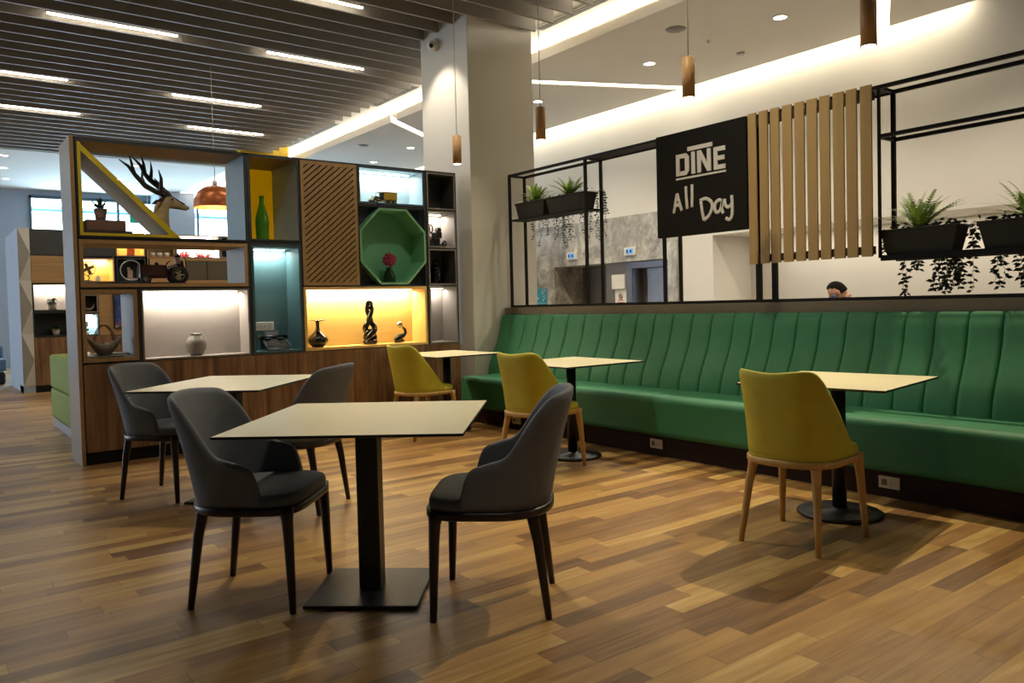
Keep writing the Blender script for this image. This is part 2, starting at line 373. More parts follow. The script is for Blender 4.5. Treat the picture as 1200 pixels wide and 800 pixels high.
MB().b(9.55, 9.57, 8.2, 8.84, LF, 1.76).build('door_leaf', 'steel', d2)
MB().b(9.59, 9.61, 8.84, 8.99, LF, 1.76).build('door_leaf', 'steelbrown', d2)
# lift displays, notices
def lift_display(y, z, lab):
    r = thing('lift_display', lab, 'display', (9.24, y, z), 0, 'lift floor displays')
    MB().b(-.035, 0, -.13, .13, -.065, .065).build('housing', 'plate', r, bevel=.008)
    MB().b(-.038, -.034, -.08, .08, -.04, .04).build('screen', 'display', r)
    g = MB()
    for dy in (-.045, .035): g.b(-.040, -.0375, dy, dy+.035, -.022, .022)
    g.build('digits', 'carcass', r)
lift_display(10.31, 2.045, 'small blue lift display on the stone wall, the one further left above the open recess')
lift_display(8.90, 2.03, 'small blue lift display on the stone wall, above the grey steel portal')
r = thing('notice_board', 'plain white box notice fixed high on the pier between the lifts', 'notice', (9.36, 9.28, 1.55))
MB().b(-.05, 0, -.15, .15, -.12, .12).build('board', 'notice', r, bevel=.008)
r = thing('notice_sheet', 'white notice with red warning symbols on the pier between the lifts', 'notice', (9.36, 9.26, 1.22))
MB().b(-.012, 0, -.13, .13, -.2, .2).build('sheet', 'notice', r)
g = MB()
for z in (.09, -.12):
    g.lathe([(.045, 0), (.045, .004), (.03, .004), (.03, 0)], (-.016, 0, z), 16, 0, 'x', cap=False); g.box((-.015, 0, z), (.003, .06, .012), (.8, 0, 0))
g.b(-.015, -.012, -.08, .08, -.02, -.008); g.b(-.015, -.012, -.06, .06, .02, .032); g.build('print', 'red', r)
r = thing('teal_notice', 'teal poster with pale pattern on the stone wall left of the lifts', 'notice', (9.24, 11.2, 1.3))
MB().b(-.012, 0, -.17, .17, -.3, .2).build('sheet', 'tealsign', r)
g = MB(); random.seed(3)
for k in range(26):
    y, z = -.03-random.random()*.12, random.random()*.2-.02; g.lathe([(.008+random.random()*.014, 0), (.0, .002)], (-.015, y, z), 8, 0, 'x')
g.b(-.015, -.012, -.16, .16, -.075, -.065); g.b(-.015, -.012, .06, .12, 0, .04); g.build('print', 'tealpale', r)
# column between shelving and banquette
struct(MB().b(4.86, 5.76, 7.05, 8.02, 0, 4.52).build('column', 'cream', bevel=.01), 'big square cream column between the shelving and the banquette')
# enclosing walls
struct(MB().b(-7.2, -7, -3, 6, 0, 4.52).b(-7.2, -7, 6, 14, 0, 4.52).b(-7.2, -7, 14, 22.5, 0, .9).b(-7.2, -7, 14, 22.5, 3.2, 4.52).build('wall_left', 'bluegrey'))
struct(MB().b(-7.2, 10.6, -3.2, -3, LF, 4.6).build('wall_near', 'cream'))
wb = MB(); wb.b(-7.2, 2.34, 22.5, 22.7, 0, 4.33); wb.b(2.34, 10.6, 22.5, 22.7, LF, .4); wb.b(2.34, 10.6, 22.5, 22.7, 4.2, 4.33); wb.build('wall_rear', 'bluegrey'); struct(bpy.data.objects['wall_rear'])
struct(MB().b(5.08, 5.95, 21.4, 22.3, 0, 4.33).build('column_rear', 'bluegrey'))
wi = thing('window_1', '', 'w'); del wi['label'], wi['category']; struct(wi)
m = MB(); m.b(2.34, 10.6, 22.44, 22.56, 4.13, 4.2); m.b(2.34, 10.6, 22.44, 22.56, .4, .46)
for x in (2.34, 4.3, 6.3, 8.3): m.b(x, x+.05, 22.44, 22.56, .4, 4.2)
m.build('window_frame', 'wframe', wi); MB().b(2.34, 10.6, 22.49, 22.50, .46, 4.13).build('pane', 'glass', wi)
wi = thing('window_2', '', 'w'); del wi['label'], wi['category']; struct(wi)
m = MB()
for y in (14, 17, 20, 22.44): m.b(-7.15, -7.05, y, y+.06, .9, 3.2)
m.build('window_frame', 'wframe', wi); MB().b(-7.11, -7.10, 14, 22.5, .9, 3.2).build('pane', 'glass', wi)
tag(MB().b(2.0, 12, 24.2, 24.6, 4.02, 4.15).b(2.0, 12, 24.0, 24.6, 4.07, 4.10).build('canopy_beam', 'extblue'), 'pale blue canopy beam outside beyond the rear windows', 'canopy')
r = thing('exit_sign', 'green sign hanging in front of the bright rear windows', 'sign', (4.72, 21.9, 3.72))
MB().b(-.24, .24, -.02, .02, -.17, .17).build('panel', 'grsign', r); m = MB()
for x in (-.2, .2): m.tube([(x, 0, .17), (x, 0, .61)], .006, 6)
m.build('hanger', 'cord', r); MB().prism([(.05, -.06), (.2, 0), (.05, .06)], 'xz', -.024, -.021).build('arrow', 'white', r)

# banquette backing wall
struct(MB().b(5.275, 5.55, .7, 7.045, 0, 1.185).build('wall_banquette', 'ledge'))
# ------------------------------------------------------------------ ceiling fittings
b0 = MB().b(-7, 5.77, -.015, .015, 4.33, 4.518).build('ceiling_baffle', 'baffle')
tag(b0, 'long grey ceiling baffle hanging in the slatted ceiling above the tables', 'ceiling baffle', 'grey ceiling baffles')
ys = [ -.6+.3165*k for k in range(57)]; b0.location = (0, ys[0], 0)
for y in ys[1:]:
    if 7.03 < y < 8.04:
        if 'colb' not in globals():
            colb = MB().b(-7, 4.855, -.015, .015, 4.33, 4.518).build('ceiling_baffle', 'baffle'); colb.location = (0, y, 0)
            tag(colb, 'grey ceiling baffle whose end meets the side of the cream column', 'ceiling baffle', 'grey baffles stopped by the column'); continue
        o = colb.copy()
    else: o = b0.copy()
    o.location = (0, y, 0); C.objects.link(o)
def near_gap(y): return min((abs(y-(a+.158)), a+.158) for a in ys)[1]
def bar_lab(x, y): return 'thin bright linear light between the grey baffles'
BARW = 9
bars = [(1.85, 9.46), (4.16, 9.46), (3.2, 7.32), (1.1, 11.75), (3.7, 11.75), (1.53, 13.65), (4.42, 13.65), (.6, 7.32), (-1.2, 9.46), (-1.0, 13.65),
        (-3.4, 7.32), (-3.6, 11.75)]
labs = {0: 'bright linear light high at left of the slatted ceiling, nearest the camera on that side', 1: 'bright linear light in the slatted ceiling, left of the column top', 2: 'bright linear light at the very top of the view beside the column',
        3: 'bright linear light at the left edge, the nearer of the two there', 4: 'bright linear light crossed by the pendant cord, the nearer of the two there', 5: 'bright linear light at the left edge, the further of the two there', 6: 'bright linear light crossed by the pendant cord, just above the shelving'}
proto = None
for i, (x, y) in enumerate(bars):
    y = near_gap(y); lab = labs.get(i, 'bright linear light in the slatted ceiling outside the photographed view')
    if proto is None:
        proto = thing('linear_light', lab, 'ceiling light', (x, y, 4.335), 0, 'linear lights in the slatted ceiling')
        MB().b(-.64, .64, -.012, .012, .003, .02).build('tube', 'ledbar', proto, bevel=.006); MB().b(-.65, .65, -.007, .007, .021, .183).build('housing', 'baffle', proto)
    else: dup(proto, (x, y, 4.335), 0, lab)
    light('AREA', 'linear_lamp', (x, y, 4.336), BARW, SOFT, size=(1.28, .04))
def downlight(x, y, z, lab, r=.075, p=0):
    global dl0
    if 'dl0' not in globals():
        dl0 = thing('downlight', lab, 'ceiling light', (x, y, z), 0, 'round recessed downlights')
        MB().lathe([(r+.012, 0), (r+.012, -.008), (r-.006, -.01), (r-.006, 0)], n=28, cap=False).build('trim_ring', 'lightwhite', dl0)
        MB().lathe([(0, -.004), (r-.006, -.004)], n=24, cap=False).build('lens', 'ledspot', dl0)
    else: dup(dl0, (x, y, z), 0, lab)
    if p: light('SPOT', 'downlight_lamp', (x, y, z-.03), p, SOFT, to=(x, y, 0), spot=128, blend=.8, r=.06)
downlight(7.73, 7.05, 4.31, 'round downlight in the dropped ceiling, left of the two above the black sign', p=205)
downlight(7.71, 5.10, 4.31, 'round downlight in the dropped ceiling, right of the two above the slatted screen', p=205)
downlight(7.7, 9.3, 4.31, 'round downlight just right of the column behind a pendant cord', p=200)
downlight(7.78, 13.3, 4.31, 'round downlight above the shelving, right one just left of the column', p=0)
downlight(7.86, 15.0, 4.31, 'round downlight above the shelving, left one over the grooved panel', p=0)
downlight(7.7, 3.1, 4.31, 'round downlight in the dropped ceiling beyond the right frame edge', p=205)
for k, (x, y) in enumerate([(1.49, 17.9), (1.6, 19.4), (1.75, 20.9), (3.8, 17.9), (3.85, 19.8), (5.86, 21.2)]):
    downlight(x, y, 4.33, ['downlight in the far left ceiling, closest of its row', 'downlight in the far left ceiling, second of its row', 'downlight in the far left ceiling, cut by the left edge of the photo', 'far downlight seen just behind the tips of the antlers', 'far downlight seen above the yellow diagonal', 'far downlight seen left of the copper dome'][k], .09)
def slot_vent(x, y0, y1, lab):
    r = thing('slot_vent', lab, 'air vent', (x, (y0+y1)/2, 4.52), 0, 'slot air diffusers'); L = (y1-y0)/2
    m = MB(); m.b(-.07, .07, -L, L, -.008, -.0005)
    m.build('frame', 'ceil', r); m = MB()
    for k in (-.03, .01, .045): m.b(k-.007, k+.007, -L+.03, L-.03, -.011, -.0085)
    m.build('slots', 'dark', r)
slot_vent(6.1, 5.9, 7.35, 'slot air vent in the bright cove right of the column top')
slot_vent(6.1, 10.2, 11.6, 'slot air vent in the bright cove left of the column'); slot_vent(6.1, 13.0, 16.4, 'slot air vent in the bright cove above the grooved panel')
for x, y, lab, rr in [(7.03, 6.0, 'round grey ceiling speaker in the dropped ceiling beside the cove', .12), (6.9, 13.6, 'round grey ceiling speaker above the shelving left of the column', .12)]:
    o = MB().lathe([(0, -.012), (rr-.02, -.012), (rr, 0)], (0, 0, 0), 28, cap=False).build('ceiling_speaker', 'gcell'); o.location = (x, y, 4.31); tag(o, lab, 'speaker', 'ceiling speakers')
for x, y, lab in [(7.68, 6.06, 'tiny sprinkler in the dropped ceiling between speaker and smoke detector'), (8.3, 12.4, 'tiny sprinkler above the shelving left of the column')]:
    o = MB().lathe([(.03, 0), (.03, -.01), (.01, -.02), (.01, -.03), (.02, -.032), (0, -.034)], n=16).build('sprinkler', 'lightwhite'); o.location = (x, y, 4.31); tag(o, lab, 'sprinkler')
r = thing('smoke_detector', 'small smoke detector in the dropped ceiling near the wall', 'smoke detector', (8.39, 6.12, 4.31))
MB().lathe([(.05, 0), (.05, -.02), (.035, -.045), (0, -.05)], n=20).build('body', 'lightwhite', r); MB().lathe([(.0505, -.008), (.0505, -.018)], n=20, cap=False).build('vent_ring', 'gcell', r)
r = thing('security_camera', 'small white dome camera on the left face of the column top', 'camera', (4.86, 7.67, 4.2))
MB().lathe([(.07, 0), (.07, .03), (.05, .05), (0, .05)], n=20, axis='x').build('mount', 'lightwhite', r)
o = bpy.data.objects['mount']; o.scale = (-1, 1, 1)
MB().ball((-.075, -.02, -.02), .052, 16).build('dome', 'lightwhite', r); MB().ball((-.10, -.05, -.035), .026, 12).build('lens', 'lens', r)
# pendants
def pendant(y, lab):
    global pn0
    if 'pn0' not in globals():
        pn0 = thing('pendant_light', lab, 'pendant lamp', (4.16, y, 2.565), 0, 'wooden cylinder pendants')
        MB().lathe([(.034, .004), (.042, 0), (.042, .262), (.03, .27), (0, .27)], n=24).build('shade', 'pend', pn0)
        MB().lathe([(0, .001), (.036, .001)], n=24, cap=False).build('bulb', 'pendled', pn0)
        MB().tube([(0, 0, .27), (0, 0, 1.95)], .004, 6).build('cord', 'cord', pn0)
    else: dup(pn0, (4.16, y, 2.565), 0, lab)
    light('SPOT', 'pendant_lamp', (4.16, y, 2.55), 26, WARM, to=(4.16, y, 0), spot=95, blend=.7, r=.03)
pendant(2.212, 'wooden cylinder pendant at the top edge above the right-hand table'); pendant(3.45, 'wooden cylinder pendant hanging in front of the ceiling above the black sign')
pendant(5.0, 'wooden cylinder pendant hanging just right of the column'); pendant(6.25, 'wooden cylinder pendant hanging in front of the cream column')
r = thing('dome_pendant', 'glossy copper dome pendant seen through the open top shelf', 'pendant lamp', (3.05, 10.05, 2.52))
pr = [(.26*math.cos(a), .04+.24*math.sin(a)) for a in [i*PI/2/10 for i in range(11)]]
MB().lathe([(.262, 0)]+pr[:-1]+[(.03, .282)], n=36, cap=False).build('shade', 'copper', r); MB().lathe([(.256, .001), (.254, .04)]+[(a*.97, b*.98) for a, b in pr[1:-1]]+[(0, .27)], n=36, cap=False).build('inner_shade', 'copperin', r)
MB().lathe([(.03, .28), (.03, .32), (.012, .34)], n=16).build('cap', 'lightwhite', r); MB().tube([(0, 0, .33), (0, 0, 2.0)], .005, 6).build('cord', 'cord', r)
MB().ball((0, 0, .1), .05, 14).build('bulb', 'pendled', r)
light('POINT', 'dome_lamp', (3.05, 10.05, 2.55), 10, WARM, r=.05)
tag(MB().b(5.15, 6.12, 15.3, 15.7, 3.4, 4.5).build('yellow_bulkhead', 'ylam', bevel=.01), 'bright yellow bulkhead just above the shelving top where the baffles end', 'bulkhead')
# ------------------------------------------------------------------ display shelving
YS = 7.10
carc = thing('shelving_frame', 'tall charcoal framework of the room-dividing display shelving with pale end panel', 'shelving', (0, 0, 0))
MB().b(1.03, 1.058, YS, YS+.52, 0, 2.65, 0).build('end_panel', 'greypanel', carc); MB().b(1.03, 1.058, YS-.008, YS, 0, 2.65).build('edge_strip', 'tan', carc)
YO = YS+.012
def car(n, *a): return MB().b(*a).build(n, 'carcass', carc)
car('upright', 1.058, 1.068, YO, 7.6, .82, 2.65); car('upright', 2.424, 2.452, YO, 7.6, .82, 2.65); car('upright', 2.928, 2.942, YO, 7.6, .82, 2.65)
car('upright', 3.528, 3.542, YO, 7.42, 1.44, 2.65); car('upright', 4.298, 4.33, YO, 7.42, .82, 2.65); car('upright', 4.684, 4.704, YO, 7.42, .82, 2.65)
car('top_board', 1.058, 2.94, YO, 7.6, 2.635, 2.652); car('top_board', 2.94, 4.704, YO, 7.42, 2.635, 2.652)
car('shelf_board', 1.068, 2.424, YO, 7.6, 1.832, 1.848); car('shelf_board', 1.068, 2.424, YO, 7.6, 1.428, 1.443)
car('shelf_board', 2.452, 2.928, YO, 7.6, 1.825, 1.86); car('shelf_board', 2.942, 4.298, YO, 7.42, 1.436, 1.447); car('shelf_board', 3.542, 4.298, YO, 7.42, 2.235, 2.262)
car('divider', 1.487, 1.515, YO, 7.6, .82, 1.428)
base = thing('base_cabinet', 'long walnut base cabinet with dark plinth under the display shelving', 'cabinet')
MB().b(1.068, 4.704, YS+.005, 7.6, .105, .818).build('body', 'walnut', base); MB().b(1.068, 4.69, YS+.03, 7.55, 0, .105).build('plinth', 'dark', base)
def niche(x0, x1, z0, z1, lab, mf, mi, mb=None, depth=.28, ft=.02, led=None, Y=YS, mtop=None, mside=None, power=None, name='display_niche', strip=True, grp=None):
    r = thing(name, lab, 'shelf niche', (x0, Y, z0), 0, grp); W, H = x1-x0, z1-z0
    m = MB()
    m.b(0, W, 0, depth, 0, ft, 0, 1); m.b(0, W, 0, depth, H-ft, H, 2, 1); m.b(0, ft, 0, depth, ft, H-ft, 0, 1); m.b(W-ft, W, 0, depth, ft, H-ft, 3, 1)
    m.build('frame', [mi, mf, mtop or mi, mside or mi], r)
    if mb: MB().b(0, W, depth, depth+.015, 0, H).build('back_panel', mb, r)
    if led:
        col, pw = ((1, .85, .54), power or 7) if led == 'w' else ((1, .93, .8), power or 7) if led == 'n' else ((.93, .98, 1), power or 7)
        if strip: MB().b(ft+.01, W-ft-.04, depth-.075, depth-.06, H-ft-.008, H-ft-.001).build('led_strip', 'ledstripc' if led == 'c' else 'ledstrip', r)
        light('AREA', 'niche_lamp', (x0+W/2, Y+depth-.065, z1-ft-.014), pw*W, col, size=(W-2*ft-.04, .02), rot=(math.radians(8), 0, 0)).parent = None
    return r
niche(1.07, 2.422, 1.85, 2.633, 'wide open-backed top niche holding the deer head', 'carcass', 'carcass', None, .49, .012, mtop='brownp', mside='daylitside')
niche(1.07, 2.422, 1.445, 1.83, 'wide oak open-backed niche holding the model tractor', 'tan', 'tan', None, .5, .03, mside='taupe')
niche(1.07, 1.485, .835, 1.425, 'small oak open-backed niche holding the wicker basket', 'tanv', 'tan', None, .5, .03, mside='taupe')
niche(1.517, 2.422, .825, 1.425, 'wide lit taupe niche holding the round grey vase', 'gcell', 'taupe', 'taupe', .24, .014, 'n', power=11)
niche(2.454, 2.926, 1.862, 2.633, 'narrow niche with yellow back holding the green bottle', 'carcass', 'daylitside2', 'ytrans', .64, .014, mtop='brownp')
niche(2.454, 2.926, .822, 1.822, 'tall lit teal niche holding the typewriter', 'tealframe', 'teal', 'teal', .32, .022, 'c', power=9)
niche(3.544, 4.296, 2.264, 2.633, 'lit pale blue niche holding the yellow model truck', 'tealframe', 'sky', 'sky', .28, .018, 'c', power=6)
niche(2.944, 4.296, .825, 1.434, 'wide brightly lit yellow oak niche holding three black glazed pieces', 'honey', 'honey', 'honey', .28, .024, 'w', power=13)
G = 'grey end niches'
niche(4.332, 4.682, 2.245, 2.633, 'unlit dark grey top niche at the right end of the shelving', 'gcell', 'gcelldark', 'gcelldark', .28, .016, grp=G)
niche(4.332, 4.682, 1.842, 2.232, 'lit grey niche holding the black iron engine', 'gcell', 'gcell', 'gcell', .28, .016, 'n', power=10, grp=G)
niche(4.332, 4.682, 1.447, 1.83, 'dark grey niche holding the black bottle', 'gcell', 'gcelldark', 'gcelldark', .28, .016, grp=G)
niche(4.332, 4.682, .825, 1.434, 'tall lit grey niche with a wall socket at the right end of the shelving', 'gcell', 'gcell', 'gcell', .28, .016, 'n', power=7, grp=G)
# yellow triangle insert
tri = thing('triangular_frame', 'yellow-edged triangular frame filling the left of the top niche', 'shelf insert', (1.083, YS, 1.863))
A, B_, D_ = (0, .755), (0, 0), (.77, 0); t = .03
m = MB()
m.b(0, .025, -.004, .47, 0, .745, 0, 1); m.b(.025, .74, -.004, .47, 0, .022, 0, 1)
m.build('side_and_base', ['tricream', 'ylam2'], tri)
m = MB(); m.prism([(.0005, .757), (.0005, .70), (.70, 0.0005), (.765, 0.0005)], 'xz', -.0055, .468, 0); 
o = m.build('diagonal_board', ['tricream', 'ylam2'], tri)
for p in o.data.polygons:
    if abs(p.normal.y) > .9 or (p.normal.x > .5): p.material_index = 1
# grooved panel
gp = thing('grooved_panel', 'brown oak door with fine diagonal grooves in the shelving', 'cabinet door', (2.944, YS, 1.449))
W, H = .582, 1.184
def clip(poly, ax, v, keep):
    o = []
    for i in range(len(poly)):
        p, q = poly[i], poly[(i+1) % len(poly)]; a, b = (p[ax]-v)*keep >= 0, (q[ax]-v)*keep >= 0
        if a: o.append(p)
        if a != b:
            k = (v-p[ax])/(q[ax]-p[ax]); o.append((p[0]+(q[0]-p[0])*k, p[1]+(q[1]-p[1])*k))
    return o
MB().b(0, W, .012, .03, 0, H).build('backing', 'groove', gp)
m = MB(); mg = .032
m.b(0, W, -.004, .012, 0, mg); m.b(0, W, -.004, .012, H-mg, H); m.b(0, mg, -.004, .012, mg, H-mg); m.b(W-mg, W, -.004, .012, mg, H-mg)
sp = .0585; gw = .017; k = -W*.86
s_ = .86
while k < H+.1:
    q = [(0, k+gw), (W, k+gw+s_*W), (W, k+sp+s_*W), (0, k+sp)]
    for ax, v, kp in ((1, mg, 1), (1, H-mg, -1), (0, mg, 1), (0, W-mg, -1)):
        q = clip(q, ax, v, kp)
        if len(q) < 3: break
    if len(q) >= 3: m.prism(q, 'xz', -.004, .012)
    k += sp
m.build('grooved_face', 'tanv', gp)
# octagon
oc = thing('octagonal_niche', 'green octagonal niche holding the vase with a red flower', 'shelf niche', (3.92, YS, 1.841))
a, b = .385, .392; ca = .235; cb_ = .235
def octa(s): return [(-ca*s*.68, -b*s), (ca*s*.68, -b*s), (a*s, -cb_*s*.68), (a*s, cb_*s*.68), (ca*s*.68, b*s), (-ca*s*.68, b*s), (-a*s, cb_*s*.68), (-a*s, -cb_*s*.68)]
O1, O2 = octa(.985), octa(.93); m = MB()
for i in range(8):
    j = (i+1) % 8; vs = [(O1[i][0], y, O1[i][1]) for y in (-.006, .28)]+[(O1[j][0], y, O1[j][1]) for y in (-.006, .28)]+[(O2[i][0], y, O2[i][1]) for y in (-.006, .28)]+[(O2[j][0], y, O2[j][1]) for y in (-.006, .28)]
    m.add(vs, [(0,1,3,2), (4,6,7,5), (0,2,6,4), (1,5,7,3)], [0, 0, 1, 0])
m.build('frame', ['octgreen', 'octtrim' if 'octtrim' in M else 'octrim'], oc); MB().prism(O1, 'xz', .28, .295).build('back_panel', 'octgreen', oc)
m = MB(); m.b(-.374, .374, .12, .13, -.392, .392)
mm = MB()
sq = [(-.374, -.392), (.374, -.392), (.374, .392), (-.374, .392)]
# dark surround: four corner boards outside the octagon
P8 = O1
for c_, i, j in ((sq[1], 1, 2), (sq[2], 3, 4), (sq[3], 5, 6), (sq[0], 7, 0)):
    pi = (max(-.374, min(.374, P8[i][0])), P8[i][1]); pj = (max(-.374, min(.374, P8[j][0])), P8[j][1]); MB().prism([pi, c_, pj], 'xz', .10, .11).build('corner_board', 'carcass', oc)

# ---------------------------------------------------------------- display pieces
def leafblade(m, base, az, L, w, rise, droop, mi=0, seg=5, twist=0):
    d = Vector((math.cos(az), math.sin(az), 0)); n = Vector((-d.y, d.x, 0)); pts = []
    for i in range(seg+1):
        t = i/seg; pts.append((Vector(base)+d*(L*t*math.cos(rise)) + Vector((0, 0, L*t*math.sin(rise)-droop*L*t*t)), w*math.sin(PI*min(1, .12+.88*t))**.8*.5 if i < seg else .0006))
    vs = []
    for p, ww in pts: vs += [p-n*ww, p+n*ww]
    m.add(vs, [(2*i, 2*i+1, 2*i+3, 2*i+2) for i in range(seg)], mi, True)
def potplant(loc, lab, potm, rp, hp, leafm, kind='succ', n=18, L=.08, group=None, w=.012):
    r = thing('potted_plant', lab, 'plant', loc, 0, group)
    MB().lathe([(rp*.72, 0), (rp, hp), (rp*.9, hp), (rp*.86, hp-.01), (0, hp-.01)], n=20).build('pot', potm, r)
    m = MB(); rnd = random.Random(int(loc[0]*1000))
    for i in range(n):
        az = rnd.random()*2*PI; leafblade(m, (0, 0, hp-.012), az, L*(.7+.5*rnd.random()), w, (.5+1.0*rnd.random()) if kind == 'succ' else .3+.9*rnd.random(), .3 if kind == 'succ' else .5)
    m.build('leaves', leafm, r); return r
potplant((1.285, 7.38, 2.008), 'small spiky plant in a dusty pink pot standing on two books', 'terra', .052, .105, 'succ', L=.135, n=44, w=.017)
def book(name, loc, d, mat, lab, rz=0):
    r = thing(name, lab, 'book', loc, rz); x, y, z = d
    MB().b(0, x, 0, y, 0, .005).b(0, x, 0, y, z-.005, z).b(-.001, .006, 0, y, .005, z-.005).b(.0, x, -.002, .004, .003, z-.003).build('cover', mat, r, bevel=.0015)
    MB().b(.006, x-.006, .004, y-.004, .005, z-.005).build('pages', 'paper', r)
book('book', (1.115, 7.22, 1.887), (.38, .24, .032), 'book2', 'dark brown book lying flat in the yellow triangle, lower of the two')
book('book', (1.155, 7.24, 1.9195), (.295, .2, .088), 'book1', 'thick brown book under the pink plant pot, upper of the two')
# deer head
dr = thing('deer_bust', 'tan deer head ornament with tall black antlers', 'ornament', (1.70, 7.36, 1.864))
def loft(m, secs, n=16, mi=0):
    vs = []; fs = []
    for c, d, rx, ry in secs:    # centre, direction, radius in plane(xz), radius y
        d = Vector(d).normalized(); u = Vector((0, 1, 0)); w = d.cross(u).normalized()
        for j in range(n):
            a = 2*PI*j/n; vs.append(Vector(c)+w*math.cos(a)*rx+u*math.sin(a)*ry)
    k = len(secs)
    for i in range(k-1):
        for j in range(n): fs.append((i*n+j, i*n+(j+1) % n, (i+1)*n+(j+1) % n, (i+1)*n+j))
    fs.append(tuple(range(n))[::-1]); fs.append(tuple((k-1)*n+j for j in range(n)))
    m.add(vs, fs, mi, True)
m = MB()
loft(m, [((.098, 0, 0), (0, 0, 1), .032, .045), ((.088, 0, .05), (.0, 0, 1), .044, .05), ((.075, 0, .1), (.0, 0, 1), .058, .055), ((.058, 0, .2), (.1, 0, 1), .068, .06), ((.07, 0, .275), (.35, 0, 1), .062, .052), ((.095, 0, .325), (.9, 0, .7), .058, .05),
         ((.135, 0, .34), (1, 0, -.15), .06, .048), ((.175, 0, .325), (1, 0, -.3), .048, .04), ((.215, 0, .308), (1, 0, -.3), .033, .028), ((.25, 0, .297), (1, 0, -.25), .026, .024), ((.275, 0, .291), (1, 0, -.2), .024, .024), ((.288, 0, .288), (1, 0, -.2), .014, .014)])
m.build('head', 'deer', dr)
m = MB(); loft(m, [((.075, 0, .372), (1, 0, .1), .012, .03), ((.12, 0, .392), (1, 0, -.1), .014, .034), ((.17, 0, .372), (1, 0, -.35), .012, .03), ((.22, 0, .342), (1, 0, -.3), .009, .018), ((.262, 0, .325), (1, 0, -.3), .006, .014)], 12)
m.ball((.289, 0, .292), (.012, .017, .014), 12); m.build('dark_blaze', 'deerdark', dr)
m = MB()
for sy in (-1, 1): m.ball((.147, sy*.044, .355), (.011, .006, .009), 10)
m.build('eyes', 'lens', dr)
for sy in (-1, 1):
    m = MB(); m.tube([(.075, sy*.045, .355), (.045, sy*.085, .34), (.01, sy*.10, .325)], [.014, .022, .003], 8, sq=(1, .5)); m.build('ear', 'deerdark', dr)
def P(pts, y0, y1, ox=1.73, oz=1.864):
    k = len(pts)-1; return [(x-ox, y0+(y1-y0)*i/k, z-oz) for i, (x, z) in enumerate(pts)]
ant = MB()
ant.tube(P([(1.815, 2.245), (1.79, 2.262), (1.739, 2.278), (1.657, 2.317), (1.578, 2.399), (1.52, 2.471), (1.447, 2.519)], -.03, -.12), [0.0230, 0.0216, 0.0230, 0.0230, 0.0189, 0.0135, 0.0041], 8)
ant.tube(P([(1.566, 2.415), (1.554, 2.447), (1.541, 2.506), (1.523, 2.559)], -.10, -.13), [0.0162, 0.0149, 0.0108, 0.0027], 8)
ant.tube(P([(1.645, 2.33), (1.63, 2.38), (1.631, 2.447)], -.085, -.075), [0.0162, 0.0121, 0.0027], 8)
ant.tube(P([(1.79, 2.262), (1.787, 2.303), (1.785, 2.393), (1.762, 2.464)], -.04, -.09), [0.0189, 0.0175, 0.0135, 0.0027], 8)
ant.build('antler', 'antler', dr)
ant = MB()
ant.tube(P([(1.82, 2.25), (1.80, 2.285), (1.741, 2.334), (1.67, 2.395), (1.631, 2.447), (1.603, 2.522), (1.535, 2.598)], .03, .12, 1.67), [0.0230, 0.0230, 0.0243, 0.0230, 0.0189, 0.0149, 0.0041], 8)
ant.tube(P([(1.631, 2.44), (1.631, 2.48), (1.629, 2.535), (1.612, 2.616)], .09, .12, 1.67), [0.0175, 0.0162, 0.0121, 0.0027], 8)
ant.tube(P([(1.668, 2.395), (1.68, 2.43), (1.688, 2.485), (1.684, 2.563)], .08, .10, 1.67), [0.0189, 0.0162, 0.0121, 0.0027], 8)
ant.tube(P([(1.767, 2.32), (1.743, 2.373), (1.71, 2.409)], .05, .03, 1.69), [0.0162, 0.0121, 0.0027], 8)
ant.build('antler', 'antler', dr)
# green bottle
r = thing('glass_bottle', 'bright green glass bottle against the yellow niche back', 'bottle', (2.62, 7.25, 1.876))
MB().lathe([(.0, 0), (.055, 0), (.058, .02), (.06, .10), (.063, .16), (.058, .21), (.038, .29), (.022, .35), (.02, .395), (.024, .40), (.024, .415), (.017, .415), (.017, .38), (.03, .29), (.05, .2), (.052, .05), (0, .03)], n=28, cap=False).build('glass', 'bottle', r)
